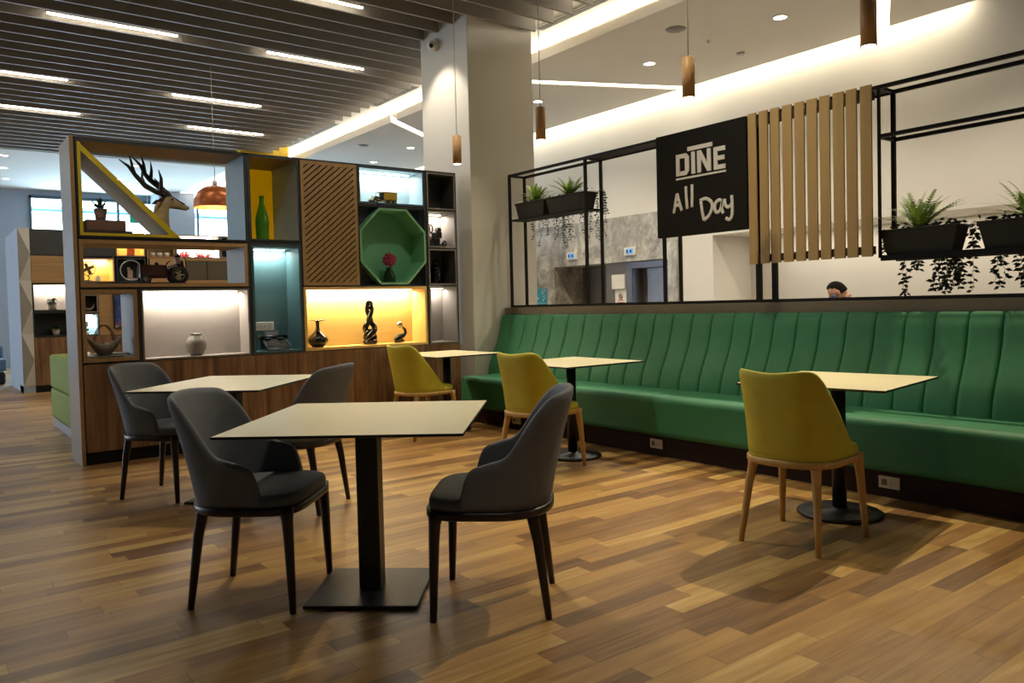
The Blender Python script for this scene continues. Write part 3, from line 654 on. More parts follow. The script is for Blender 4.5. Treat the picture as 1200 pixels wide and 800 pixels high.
# tractor, nose towards -x
r = thing('model_tractor', 'dark red model tractor with cream wheel hubs in the oak niche', 'model vehicle', (1.53, 7.24, 1.476))
m = MB(); m.b(.03, .245, .035, .105, .075, .165); m.b(.025, .035, .038, .102, .05, .17); m.b(.235, .33, .045, .095, .06, .115); m.b(.06, .24, .05, .09, .05, .08); m.build('body', 'tractor', r, bevel=.008)
m = MB()
for y in (.01, .105): m.tube([(.255, y+.012, .11), (.275, y+.012, .155), (.325, y+.012, .172), (.375, y+.012, .155), (.405, y+.012, .11)], .016, 6, sq=(.35, 1.6))
m.build('fenders', 'tractor', r)
for nm, x, rr, w in (('rear_wheel', .335, .078, .034), ('front_wheel', .065, .042, .026)):
    for y in ((-.005, .11) if nm == 'rear_wheel' else (0.0, .115)):
        m = MB(); m.lathe([(rr*.62, 0), (rr*.95, 0), (rr, w*.25), (rr, w*.75), (rr*.95, w), (rr*.62, w)], (x, y+w, rr), 24, 0, 'y', cap=False)
        for k in range(18):
            a = 2*PI*k/18; m.box((x+rr*math.cos(a), y+w/2, rr+rr*math.sin(a)), (.008, w, .005), (0, -a, 0))
        wh = m.build(nm, 'tyre', r); m = MB(); m.lathe([(0, w*.3), (rr*.22, w*.25), (rr*.22, w*.5), (rr*.3, w*.5)], (x, y+w*.95, rr), 16, 0, 'y')
        for k in range(5):
            a = 2*PI*k/5; m.tube([(x, y+w*.4, rr), (x+rr*.6*math.cos(a), y+w*.4, rr+rr*.6*math.sin(a))], rr*.09, 6)
        m.lathe([(rr*.54, w*.2), (rr*.64, w*.1), (rr*.64, w*.7), (rr*.54, w*.7)], (x, y+w, rr), 20, 0, 'y', cap=False); m.build('hub', 'hub', wh)
m = MB(); m.tube([(.105, .07, .16), (.105, .07, .222)], .006, 8); m.lathe([(.012, 0), (.016, .01), (.016, .02), (0, .024)], (.165, .07, .165), 12); m.build('exhaust_stack', 'iron', r)
m = MB(); m.tube([(.24, .07, .15), (.262, .07, .19)], .004, 6)
m.tube([(.262+.02*math.cos(a), .07+.024*math.sin(a), .192+.012*math.cos(a)) for a in [i*PI/6 for i in range(12)]], .003, 6, closed=True); m.build('steering_wheel', 'iron', r)
m = MB(); m.tube([(.31, .07, .11), (.33, .07, .15)], .006, 6); m.box((.345, .07, .155), (.06, .07, .012)); m.box((.375, .07, .18), (.012, .07, .05)); m.build('driver_seat', 'iron', r, bevel=.004)
m = MB(); m.tube([(-.0, .04, .05), (.015, .07, .16), (.03, .07, .17)], .004, 6); m.tube([(.02, .045, .16), (.01, .045, .06)], .003, 6); m.build('radiator_guard', 'hub', r)
potplant((1.875, 7.31, 1.6375), 'tiny bushy dark plant in a white pot standing on the model tractor seat', 'potwhite', .03, .072, 'ivy', L=.06, n=40, w=.02)
potplant((2.0, 12.0, 0), 'x', 'potwhite', .04, .05, 'ivy') if False else None
# basket and magazines
r = thing('wicker_basket', 'boat-shaped grey wicker basket with two hoop handles and pale cloth', 'basket', (1.26, 7.30, .9))
m = MB(); N = 20; vs = []; fs = []
for i in range(N+1):
    u = -1+2*i/N
    for j in range(9):
        v = -1+2*j/8; wy = .085*math.sqrt(max(0, 1-u*u*.92)); vs.append((u*.132, wy*v, .055+.05*u*u*1.3 - (.10)*(1-v*v)*(1-.85*u*u)))
for i in range(N):
    for j in range(8): fs.append((i*9+j, (i+1)*9+j, (i+1)*9+j+1, i*9+j+1))
m.add(vs, fs, 0, True); m.build('bowl', 'wick', r, solid=.008)
for y in (-.04, .04):
    MB().tube([(-.07+.0+.075*math.cos(PI-a)+.07, y+.0, .05+.17*math.sin(a)) if True else 0 for a in [i*PI/14 for i in range(15)]], .0045, 6).build('hoop_handle', 'handle', r)
m = MB(); vs = []; fs = []
for i in range(9):
    for j in range(7):
        x, y = -.06+.165*i/8, -.045+.09*j/6; vs.append((x, y, .035+.02*math.sin(i*1.3+j)+.04*(i/8)**2+.012*math.cos(j*2)))
for i in range(8):
    for j in range(6): fs.append((i*7+j, (i+1)*7+j, (i+1)*7+j+1, i*7+j+1))
m.add(vs, fs, 0, True); m.build('cloth', 'creamcloth', r, solid=.004)
r.location.z = .912
def mag(loc, rz, mat, lab): 
    o = MB().b(-.13, .13, -.1, .1, 0, .012).build('magazine', mat, bevel=.003); o.location = loc; o.rotation_euler = (0, 0, rz); tag(o, lab, 'magazine')
mag((1.25, 7.29, .866), .05, 'mag2', 'grey magazine lying under the wicker basket'); mag((1.32, 7.44, .8785), .1, 'mag', 'pale magazine lying behind the wicker basket in the oak niche')
# round vase
r = thing('round_vase', 'round speckled grey ceramic vase in the lit taupe niche', 'vase', (1.985, 7.24, .84))
MB().lathe([(0, 0), (.042, 0), (.05, .008), (.075, .05), (.085, .10), (.078, .145), (.05, .175), (.048, .185), (.054, .192), (.046, .192), (.042, .175), (.07, .14), (.074, .09), (.06, .04), (0, .02)], n=32, cap=False).build('body', 'ceram', r)
MB().lathe([(.042, 0), (.052, .006), (.0505, .012), (.0405, .006)], (0, 0, -.001), 28, cap=False).build('foot_ring', 'iron', r)
# sockets
def socket(loc, lab, axis='y', w=.16, h=.085, grp=None):
    r = thing('wall_socket', lab, 'socket', loc, 0 if axis == 'y' else PI/2*-1, grp)
    MB().b(-w/2, w/2, -.01, 0, -h/2, h/2).build('faceplate', 'plate', r, bevel=.004)
    k = 2 if w > .13 else 1; m = MB()
    for i in range(k):
        cx = (i-(k-1)/2)*w*.46; m.lathe([(.0, 0), (.021, 0), (.022, .004)], (cx, -.0085, 0), 16, 0, 'y', cap=False)
    if k == 2: m.b(-.007, .007, -.0125, -.01, -.007, .007)
    m.build('outlets', 'plated', r); m = MB()
    for i in range(k):
        cx = (i-(k-1)/2)*w*.46
        for d in (-.008, .008): m.box((cx+d, -.0105, 0), (.004, .003, .004))
    m.build('contacts', 'dark', r); return r
socket((2.665, 7.42, 1.07), 'white double socket on the teal niche back above the typewriter', w=.19, h=.085); socket((4.44, 7.38, 1.09), 'white socket on the back of the tall grey end niche', w=.12, h=.07)
# typewriter
r = thing('typewriter', 'small black vintage typewriter in the teal niche', 'typewriter', (2.70, 7.24, .844))
m = MB(); m.prism([(-.09, .01), (-.09, .03), (-.02, .05), (.02, .105), (.08, .11), (.09, .09), (.09, .01)], 'yz', -.11, .11); m.build('body', 'iron', r, bevel=.006)
m = MB(); m.cyl((-.135, .045, .125), (.135, .045, .125), .018, n=16); m.build('platen', 'lens', r)
m = MB()
for x in (-.15, .137): m.cyl((x, .045, .125), (x+.013, .045, .125), .022, n=16)
m.tube([(-.135, .03, .13), (-.14, 0, .14), (-.14, -.03, .138)], .004, 6); m.build('platen_knobs', 'chrome', r)
m = MB()
for q in range(4):
    for i in range(10): m.lathe([(.0075, 0), (.0075, .003), (0, .0035)], (-.085+.0185*i+.005*q, -.075+.02*q, .038+.011*q), 8)
m.build('keys', 'hub', r)
m = MB(); m.tube([(-.105, -.095, .012), (-.115, -.095, .05), (-.10, -.02, .09)], .005, 6); m.tube([(.105, -.095, .012), (.115, -.095, .05), (.10, -.02, .09)], .005, 6); m.tube([(-.105, -.097, .012), (.105, -.097, .012)], .006, 6)
for x in (-.06, .06): m.lathe([(.03, 0), (.03, .006), (0, .008)], (x, .02, .112), 16)
m.build('trim', 'steel', r)
m = MB(); m.box((0, .075, .15), (.13, .004, .06), (-.25, 0, 0)); m.build('paper_rest', 'steel', r)
# glazed pieces
r = thing('flared_vase', 'black glazed bottle vase with wide flat rim at left of the yellow niche', 'vase', (3.13, 7.24, .849))
MB().lathe([(0, 0), (.05, 0), (.06, .01), (.095, .045), (.1, .075), (.085, .105), (.045, .14), (.022, .17), (.017, .20), (.018, .245), (.03, .256), (.085, .264), (.083, .268), (.028, .262), (.012, .25), (.012, .2)], n=36, cap=False).build('body', 'gloss', r)
MB().lathe([(.03, .2635), (.0845, .2672), (.086, .2655), (.03, .2615)], n=36, cap=False).build('rim', 'chrome', r)
r = thing('knot_sculpture', 'tall black glazed sculpture of twisted strands in the yellow niche', 'sculpture', (3.695, 7.24, .849))
MB().lathe([(0, 0), (.06, 0), (.07, .01), (.078, .03), (.06, .05), (0, .055)], n=28).build('base', 'gloss', r)
m = MB()
for k in range(2):
    pts = []; rad = []
    for i in range(41):
        t = i/40; ph = k*PI+t*PI*2.0+.4; wdt = .068*math.sin(PI*min(1, t*1.7+.12))**1 if t < .42 else .028
        wdt = .046*(math.sin(PI*(t+.06)/.56) if t < .5 else 0)+.014+.016*(math.sin(PI*(t-.5)/.5) if t > .5 else 0)
        pts.append((wdt*math.cos(ph), .7*wdt*math.sin(ph), .04+t*.385)); rad.append(.036-.017*t)
    m.tube(pts, rad, 10)
m.tube([(.03*math.cos(a), 0, .405+.035*math.sin(a)) for a in [i*2*PI/16 for i in range(16)]], .014, 10, closed=True)
m.tube([(.05*math.cos(a), .015*math.sin(a*2), .085+.050*math.sin(a)) for a in [i*2*PI/20 for i in range(20)]], .026, 10, closed=True)
m.build('strands', 'gloss', r); MB().ball((.0, -.004, .405), (.020, .012, .026), 16).build('silver_insert', 'chrome', r)
r = thing('seal_sculpture', 'small black glazed sculpture balancing a silver ball in the yellow niche', 'sculpture', (4.045, 7.24, .849))
m = MB(); m.tube([(-.035, 0, .0), (-.035, 0, .03), (-.01, 0, .058), (.035, 0, .075), (.062, 0, .105), (.055, 0, .14), (.03, 0, .162)], [.034, .040, .036, .024, .018, .014, .011], 14); m.ball((0, 0, .02), (.05, .034, .02)); m.build('body', 'gloss', r)
MB().ball((-.005, 0, .19), .034, 20).build('ball', 'chrome', r)
# truck
r = thing('model_truck', 'yellow vintage model lorry in the pale blue niche', 'model vehicle', (3.73, 7.2, 2.2825))
m = MB(); m.b(.15, .305, 0, .085, .045, .118); m.build('cargo_box', 'truck', r, bevel=.004); m = MB(); m.b(.146, .309, -.004, .089, .118, .128); m.b(.095, .15, 0, .085, .118, .126); m.build('roof', 'truckw', r, bevel=.003)
m = MB(); m.b(.1, .148, .004, .081, .035, .072); m.b(.144, .148, .004, .081, .07, .12); m.tube([(.1, .006, .07), (.1, .006, .12)], .003, 6); m.tube([(.1, .079, .07), (.1, .079, .12)], .003, 6); m.b(.04, .1, .018, .067, .035, .078); m.b(.0, .3, .02, .065, .028, .036); m.build('cab', 'tyre', r)
m = MB(); m.b(.034, .042, .016, .069, .034, .08); 
for y in (.005, .08): m.lathe([(0, 0), (.011, .0), (.011, .01)], (.03, y, .066), 12, 0, 'x')
m.build('radiator', 'truckw', r)
for x in (.05, .225, .27):
    for y in (-.006, .073):
        wh = MB().lathe([(.012, 0), (.023, 0), (.025, .006), (.023, .014), (.012, .014)], (x, y+.014, .025), 18, 0, 'y', cap=False).build('wheel', 'tyre', r); MB().lathe([(0, .004), (.012, .002), (.012, .012), (0, .011)], (x, y+.0135, .025), 12, 0, 'y').build('hub', 'truck', wh)
m = MB()
for y in (-.003, .074): m.tube([(.015, y+.007, .045), (.05, y+.007, .058), (.085, y+.007, .045), (.15, y+.007, .03)], .006, 6, sq=(.4, 1.5))
m.build('fenders', 'truck', r)
# flower vase
r = thing('flower_vase', 'dark green glass vase with a single red-pink bloom in the octagon', 'vase', (3.925, 7.22, 1.478))
MB().lathe([(0, 0), (.055, 0), (.068, .012), (.066, .06), (.045, .11), (.028, .14), (.03, .155), (.024, .155), (.022, .14), (.04, .1), (.06, .05), (.06, .02), (0, .012)], n=28, cap=False).build('vase', 'gglass', r)
MB().tube([(0, 0, .02), (.005, 0, .12), (-.002, -.01, .2)], .004, 6).build('stem', 'leaf', r)
m = MB(); rnd = random.Random(5)
for i in range(90):
    th, ph = math.acos(1-2*(i+.5)/90), i*2.39996; d = Vector((math.sin(th)*math.cos(ph), math.sin(th)*math.sin(ph), math.cos(th))); c = Vector((0, -.01, .235))+d*.05
    u = d.cross(Vector((.3, .2, 1))).normalized(); w = d.cross(u); s = .022+.008*rnd.random(); j = Vector((rnd.uniform(-.01, .01), rnd.uniform(-.01, .01), rnd.uniform(-.01, .01)))
    m.add([c-u*s*.6+j*0, c+w*s*.6, c+u*s*.6+d*.006, c-w*s*.6, c+d*.028+j], [(0, 1, 4), (1, 2, 4), (2, 3, 4), (3, 0, 4)], 0)
m.ball((0, -.01, .235), .05, 12); m.build('bloom', 'pink', r)
# steam engine model
r = thing('model_engine', 'small black iron machine with spoked wheels in the lit grey niche', 'ornament', (4.36, 7.2, 1.858))
m = MB(); m.b(.05, .28, .02, .1, .0, .02); m.b(.1, .2, .03, .09, .02, .1); m.b(.17, .23, .035, .085, .1, .17); m.box((.2, .06, .19), (.05, .05, .04), (0, .3, 0)); m.cyl((.14, .06, .1), (.14, .06, .16), .02); m.build('body', 'iron', r, bevel=.006)
for nm, cx, cz, rr in (('flywheel', .055, .195, .048), ('wheel', .06, .055, .05), ('wheel', .245, .042, .026)):
    m = MB(); m.tube([(cx+rr*math.cos(a), .015, cz+rr*math.sin(a)) for a in [i*2*PI/24 for i in range(24)]], .007, 8, closed=True)
    for k in range(6): m.tube([(cx, .015, cz), (cx+rr*math.cos(k*PI/3), .015, cz+rr*math.sin(k*PI/3))], .004, 6)
    m.cyl((cx, .005, cz), (cx, .06, cz), .01, n=10); m.build(nm, 'iron', r)
m = MB(); m.tube([(.055, .03, .195), (.12, .03, .12), (.06, .03, .06)], .006, 6); m.tube([(.06, .07, .0), (.06, .07, .2)], .006, 6); m.tube([(.2, .06, .02), (.27, .06, .05)], .01, 6); m.build('rods', 'iron', r)
r = thing('dark_bottle', 'squat black bottle with stopper in the dark grey niche', 'bottle', (4.5, 7.24, 1.463))
MB().lathe([(0, 0), (.058, 0), (.062, .008), (.062, .16), (.052, .185), (.024, .205), (.022, .225), (.03, .228), (.03, .238), (0, .24)], n=28).build('body', 'gloss', r); MB().lathe([(.012, .24), (.016, .262), (0, .27)], n=14).build('stopper', 'iron', r)
# ------------------------------------------------------------------ chairs
def outline(a, b, n=200, eb=2.7):
    pts = []
    for i in range(n+1):                    # from back centre round the +x side to front centre
        th = -PI/2+PI*i/n; c, s = math.cos(th), math.sin(th); e = eb if s < 0 else 4.6
        pts.append(Vector((a*abs(c)**(2/e)*(1 if s > 0 else (1-.14*s*s)), (b if s > 0 else b*.96)*math.copysign(abs(s)**(2/e), s), 0)))
    return pts
def shell(o, yend, H, z0, lean, nu=22, nv=7, thick=.03):
    cut = next(i for i, p in enumerate(o) if p.y > yend and i > 10); o = o[:cut+1]
    L = [0]
    for i in range(1, len(o)): L.append(L[-1]+(o[i]-o[i-1]).length)
    def at(t):
        d = t*L[-1]; k = 1
        while k < len(L)-1 and L[k] < d: k += 1
        f = (d-L[k-1])/max(1e-9, L[k]-L[k-1]); p = o[k-1].lerp(o[k], f); tg = (o[k]-o[k-1]).normalized(); return p, Vector((tg.y, -tg.x, 0))
    m = MB(); vs = []; cols = 2*nu+1
    for i in range(-nu, nu+1):
        t = abs(i)/nu; p, nr = at(t)
        if i < 0: p = Vector((-p.x, p.y, 0)); nr = Vector((-nr.x, nr.y, 0))
        if i == 0: nr = Vector((0, -1, 0))
        for j in range(nv+1):
            z = z0+(H(t)-z0)*j/nv; q = ((z-z0)/.42)**1.25 if z > z0 else 0
            vs.append((p.x+nr.x*lean(t)*q, p.y+nr.y*lean(t)*q, z))
    fs = [(i*(nv+1)+j, (i+1)*(nv+1)+j, (i+1)*(nv+1)+j+1, i*(nv+1)+j+1) for i in range(cols-1) for j in range(nv)]
    m.add(vs, fs, 0, True); return m
def smooth(a, b, x): x = max(0, min(1, (x-a)/(b-a))); return x*x*(3-2*x)
def make_chair(kind, label, loc, rz, group):
    grey = kind == 'grey'
    r = thing('armchair' if grey else 'dining_chair', label, 'chair', loc, rz, group)
    a, b = (.262, .25) if grey else (.23, .25)
    o = outline(a, b, eb=2.7 if grey else 3.1); full = o+[Vector((-p.x, p.y, 0)) for p in o[-2:0:-1]]
    wm = 'chairwood' if grey else 'oak'; sm = 'greyseat' if grey else 'yellow'
    Z = .432 if grey else .436; DZ = Z-.458
    # seat frame ring
    m = MB(); k = len(full); prof = [(1.0, Z-.034), (1.03, Z-.028), (1.03, Z-.006), (1.0, Z), (.9, Z-.003), (.9, Z-.03)]
    vs = []
    for s_, z in prof: vs += [(p.x*s_, p.y*s_, z) for p in full[::4]]
    kk = len(full[::4]); n = len(prof); fs = [(i*kk+j, i*kk+(j+1) % kk, ((i+1) % n)*kk+(j+1) % kk, ((i+1) % n)*kk+j) for i in range(n) for j in range(kk)]
    m.add(vs, fs, 0, True); m.build('seat_frame', wm, r)
    m = MB(); lay = [(s_, z+DZ) for s_, z in [(.9, .428), (.965, .452), (.99, .466), (.99, .484), (.965, .5), (.9, .508), (.7, .513), (.4, .515), (.05, .516)]]
    vs = []; fs = []
    for s_, z in lay: vs += [(p.x*s_, p.y*s_, z) for p in full[::4]]
    for i in range(len(lay)-1):
        for j in range(kk): fs.append((i*kk+j, i*kk+(j+1) % kk, (i+1)*kk+(j+1) % kk, (i+1)*kk+j))
    fs.append(tuple((len(lay)-1)*kk+j for j in range(kk))); m.add(vs, fs, 0, True); m.build('seat', sm, r)
    if grey:
        def H(t):
            h = .885-.02*(t/.4)**2 if t < .4 else .865
            h = h+(.63-.865)*smooth(.34, .68, t); h -= .03*smooth(.66, .92, t)
            if t > .86: h = Z+(h-Z)*math.sqrt(max(0, 1-((t-.86)/.14)**2.2))
            return max(h, Z+.001)
        sh = shell(o, .11, H, Z, lambda t: .075*(1-smooth(.3, .7, t))+.022, thick=.03)
    else:
        def H(t):
            h = .862+.016*smooth(0, .34, t)
            h += (.47-.878)*max(0, (t-.37)/.63)**.95
            if .31 < t < .43: h -= .012*(1-abs(t-.37)/.06)
            return max(h, Z+.001)
        sh = shell(o, .10, H, Z, lambda t: .066*(1-smooth(.25, .6, t))+.004, thick=.025)
    sh.build('backrest', 'greyleather' if grey else 'yellow', r, solid=.034 if grey else .026, solid_off=1 if False else -1, subsurf=1)
    fx, fy, bx, by = (.228, .208, .178, -.172) if grey else (.205, .205, .165, -.175)
    sf, sb = ((.008, .014), (.02, -.052)) if grey else ((.02, .03), (.036, -.062))
    for x, y, sp in ((fx, fy, sf), (-fx, fy, (-sf[0], sf[1])), (bx, by, sb), (-bx, by, (-sb[0], sb[1]))):
        m = MB(); P_ = [(x*.97, y*.97, Z-.008), (x, y, Z-.053), (x+sp[0]*.3, y+sp[1]*.3, .30), (x+sp[0]*.65, y+sp[1]*.65, .15), (x+sp[0], y+sp[1], 0)]
        m.tube(P_, [.033, .024, .021, .0175, .0135], 12); m.build('leg', wm, r)
    return r
GA = 'grey armchairs at the square tables'; GY = 'mustard chairs along the banquette'
def fa(phi): return math.radians(phi-90)
def cdup(src, lab, loc, rz): return dup(src, loc, rz, lab)
c1 = make_chair('grey', 'dark grey armchair at the left side of the nearest table, facing right', (1.158, 3.352, 0), fa(-42), GA)
cdup(c1, 'dark grey armchair at the right side of the nearest table, seen from its back', (1.874, 2.61, 0), fa(138))
cdup(c1, 'dark grey armchair at the left of the further square table, beside the walnut cabinet', (1.338, 5.614, 0), fa(-50))
cdup(c1, 'dark grey armchair at the right of the further square table, partly behind the nearest table', (1.874, 4.67, 0), fa(129))
y1 = make_chair('yellow', 'mustard chair nearest the camera at the right-hand banquette table', (3.53, 2.255, 0), fa(6), GY)
cdup(y1, 'mustard chair at the middle banquette table behind the nearest grey armchair', (3.69, 4.52, 0), fa(8))
cdup(y1, 'mustard chair at the furthest banquette table next to the lit shelving', (3.78, 6.38, 0), fa(4))
# ------------------------------------------------------------------ tables
def tabletop(r, w, d):
    m = MB(); ch = .004; z1, z0 = .755, .742
    def q(s, z): return [(-w/2+s, -d/2+s, z), (w/2-s, -d/2+s, z), (w/2-s, d/2-s, z), (-w/2+s, d/2-s, z)]
    vs = q(.012, z0)+q(0, z0+.003)+q(0, z1-.001)+q(.0015, z1)
    fs = [(3, 2, 1, 0), (12, 13, 14, 15)]; ms = [1, 0]
    for L in range(3):
        for j in range(4): fs.append((L*4+j, L*4+(j+1) % 4, (L+1)*4+(j+1) % 4, (L+1)*4+j)); ms.append(1)
    m.add(vs, fs, ms); m.build('tabletop', ['top', 'topedge'], r)
def sqtable(loc, rz, w, d, lab):
    r = thing('square_table', lab, 'table', loc, rz, 'square pedestal tables'); tabletop(r, w, d)
    MB().b(-.23, .23, -.235, .235, .004, .018).build('base_plate', 'darkm', r, bevel=.003)
    MB().b(-.047, .047, -.047, .047, .018, .728).build('column', 'darkm', r, bevel=.004)
    MB().b(-.2, .2, -.03, .03, .728, .742).b(-.03, .03, -.2, .2, .728, .742).build('top_bracket', 'dark', r)
    m = MB()
    for x in (-.2, .2):
        for y in (-.2, .2): m.lathe([(.015, 0), (.015, .005)], (x, y, 0), 10)
    m.build('foot_pads', 'tyre', r); return r
sqtable((1.535, 3.055, 0), .862, .985, .945, 'square cream-topped pedestal table nearest the camera, between two grey armchairs')
sqtable((1.645, 5.21, 0), .80, 1.03, .85, 'square cream-topped pedestal table further back, in front of the walnut cabinet')
def rtable(loc, rz, w, d, lab):
    r = thing('banquette_table', lab, 'table', loc, rz, 'banquette tables'); tabletop(r, w, d)
    MB().lathe([(0, .002), (.222, .002), (.228, .008), (.226, .018), (.21, .024), (.05, .028), (.046, .04), (0, .04)], n=48).build('base_disc', 'darkm', r)
    MB().cyl((0, 0, .028), (0, 0, .73), .038, n=28).build('column', 'darkm', r); MB().b(-.2, .2, -.03, .03, .728, .742).b(-.03, .03, -.2, .2, .728, .742).build('top_bracket', 'dark', r); return r
rtable((4.09, 2.372, 0), .15, .85, .79, 'cream-topped table at the right end of the green banquette')
rtable((4.13, 4.66, 0), -.01, .80, .82, 'cream-topped table in the middle of the green banquette')
rtable((4.15, 6.52, 0), .0, .75, .86, 'cream-topped table at the far end, between the shelving and the banquette')
# ------------------------------------------------------------------ banquette
bn = thing('banquette', 'long green channel-backed banquette bench with dark plinth', 'bench', (0, 0, 0))
MB().b(4.63, 5.25, .72, 6.84, 0, .17).build('plinth', 'plinth', bn)
MB().b(4.55, 5.10, .7, 6.9, .162, .478).build('seat', 'green', bn, bevel=.05, seg=5)
for p in bpy.data.objects['seat.001' if 'seat.001' in bpy.data.objects else 'seat'].data.polygons: pass
seat_o = [o for o in bn.children if o.name.startswith('seat')][0]
for p in seat_o.data.polygons: p.use_smooth = True
seat_o.modifiers['b'].harden_normals = True
bd = [7.03, 6.816, 6.59, 6.359, 6.141, 5.901, 5.649, 5.399, 5.161, 4.956, 4.74, 4.534, 4.32, 4.116, 3.90, 3.721, 3.53, 3.334, 3.148, 2.946, 2.738, 2.535, 2.345, 2.146, 1.949, 1.74, 1.53, 1.32, 1.11, .90, .7]
pf = [(5.00, .42), (5.005, .50), (5.02, .57), (5.055, .66), (5.10, .75), (5.14, .84), (5.168, .93), (5.182, 1.0), (5.19, 1.05), (5.20, 1.08), (5.215, 1.1), (5.24, 1.108), (5.262, 1.105)]
m = MB(); vs = []; SS_ = [0, .012, .03, .07, .16, .33, .5, .67, .84, .93, .97, .988, 1]; K = len(SS_)
for a_, b_ in zip(bd[:-1], bd[1:]):
    for i in range(K):
        s_ = SS_[i]; y = a_+(b_-a_)*s_; bul = (min(s_, 1-s_)/.07)**.5*.9 if min(s_, 1-s_) < .07 else .9+.1*math.sin(PI*s_)
        for (x, z) in pf:
            tz = smooth(1.02, 1.11, z); vs.append((x+.02-.02*bul*(1-tz) if z < 1.09 else x+.01*(1-bul), y, z-.012*(1-bul)*smooth(.95, 1.1, z)))
n = len(pf); nc = len(vs)//n
m.add(vs, [(i*n+j, (i+1)*n+j, (i+1)*n+j+1, i*n+j+1) for i in range(nc-1) for j in range(n-1)], 0, True); m.build('backrest', 'green', bn)
def bsock(y, lab): 
    r = socket((4.628, y, .093), lab, 'x', w=.13, h=.075); return r
def socket_x(y, lab):
    r = thing('wall_socket', lab, 'socket', (4.63, y, .093), -PI/2, 'sockets in the banquette plinth')
    MB().b(-.065, .065, -.012, 0, -.037, .037).build('faceplate', 'plate', r, bevel=.004)
    m = MB(); m.lathe([(0, 0), (.02, 0), (.021, .003)], (.027, -.0115, 0), 18, 0, 'y', cap=False); m.b(-.045, -.012, -.0135, -.011, -.018, .018); m.build('outlets', 'plated', r)
    m = MB(); m.box((.021, -.0135, 0), (.004, .003, .004)); m.box((.033, -.0135, 0), (.004, .003, .004)); m.build('contacts', 'dark', r)
socket_x(6.03, 'white socket in the banquette plinth under the middle mustard chair'); socket_x(4.22, 'white socket in the bare stretch of banquette plinth mid picture'); socket_x(2.36, 'white socket in the banquette plinth behind the nearest mustard chair')
# ------------------------------------------------------------------ metal frame above the banquette
fr = thing('metal_frame', 'black metal frame with shelves standing on the banquette backing wall', 'frame', (0, 0, 0)); q = .026
FX, RX = 5.28, 5.49
def bar(n, *a): return MB().b(*a).build(n, 'dark', fr)
for y, w in ((6.925, q), (5.695, q), (4.69, q), (3.72, .045), (1.05, q)):
    for x in (FX, RX): bar('post', x, x+q, y-w/2, y+w/2, 1.21, 2.625)
bar('post', FX, FX+q, 2.742, 2.755, 1.475, 2.625); bar('post', RX, RX+q, 2.742, 2.768, 1.475, 2.625)
for x in (FX, RX):
    bar('rail', x, x+q, 1.037, 6.938, 2.625, 2.651); bar('rail', x, x+q, .72, 6.938, 1.186, 1.211)
    bar('rail', x, x+q, 1.05, 2.742, 2.292, 2.317); bar('rail', x, x+q, 1.05, 2.74, 1.455, 1.487)
for y in (6.925, 5.695, 2.755, 1.05): bar('cross_rail', FX+q, RX, y-q/2, y+q/2, 2.627, 2.649)
for y in (2.755,): bar('cross_rail', FX+q, RX, y-q/2, y+q/2, 2.294, 2.315)
bar('top_plate', FX+q, RX, 2.77, 5.68, 2.634, 2.646); bar('shelf_plate', FX, RX+q, 5.70, 6.925, 2.138, 2.152); bar('shelf_plate', FX+q, RX, 1.05, 2.76, 1.487, 1.495)
# slatted screen
sl = thing('slatted_screen', 'upright light oak slats fixed to the black frame right of the sign', 'screen', (0, 0, 0))
for a_, b_ in [(3.753, 3.680), (3.652, 3.577), (3.552, 3.478), (3.450, 3.371), (3.346, 3.270), (3.247, 3.168), (3.146, 3.069), (3.043, 2.962), (2.945, 2.868), (2.842, 2.762)]:
    MB().b(5.217, 5.232, b_, a_, 1.487, 2.652).build('slat', 'slat', sl, bevel=.002)
for z in (2.555, 1.503): MB().b(5.233, 5.28, 2.77, 3.745, z, z+.055).build('cross_batten', 'rail', sl)
# sign
sg = thing('menu_sign', 'black square sign reading DINE All Day in off-white letters', 'sign', (0, 0, 0))
MB().b(5.216, 5.279, 3.768, 4.70, 1.768, 2.645).build('board', 'sign', sg, bevel=.002)
sx0, sx1 = 5.208, 5.216
LJ = [0]
def jit(): LJ[0] += .00025; return sx0-LJ[0] % .002
def poly(m, pts): m.prism(pts, 'yz', jit(), sx1)
def rect(m, y0, y1, z0, z1): m.b(jit(), sx1, min(y0, y1), max(y0, y1), z0, z1)
m = MB(); t_ = .038
rect(m, 4.471, 4.471-t_, 2.273, 2.455); poly(m, [(4.43, 2.455), (4.362, 2.455), (4.332, 2.425), (4.372, 2.418), (4.43, 2.418)]); poly(m, [(4.43, 2.273), (4.362, 2.273), (4.332, 2.303), (4.372, 2.310), (4.43, 2.310)]); rect(m, 4.374, 4.331, 2.302, 2.426)
m.build('letter', 'letter', sg)
m = MB(); rect(m, 4.306, 4.268, 2.273, 2.455); m.build('letter', 'letter', sg)
m = MB(); rect(m, 4.244, 4.244-t_, 2.272, 2.454); rect(m, 4.105+t_, 4.105, 2.272, 2.454); poly(m, [(4.244, 2.454), (4.206, 2.454), (4.105, 2.272), (4.143, 2.272)]); m.build('letter', 'letter', sg)
m = MB(); rect(m, 4.077, 4.077-t_, 2.27, 2.452)
for z in (2.415, 2.343, 2.27): rect(m, 4.05, 3.962 if z != 2.343 else 3.97, z, z+.036)
m.build('letter', 'letter', sg)
m = MB(); rect(m, 4.345, 4.088, 2.467, 2.501); m.build('overline', 'letter', sg); m = MB(); rect(m, 4.472, 3.958, 2.240, 2.256); m.build('underline', 'letter', sg)
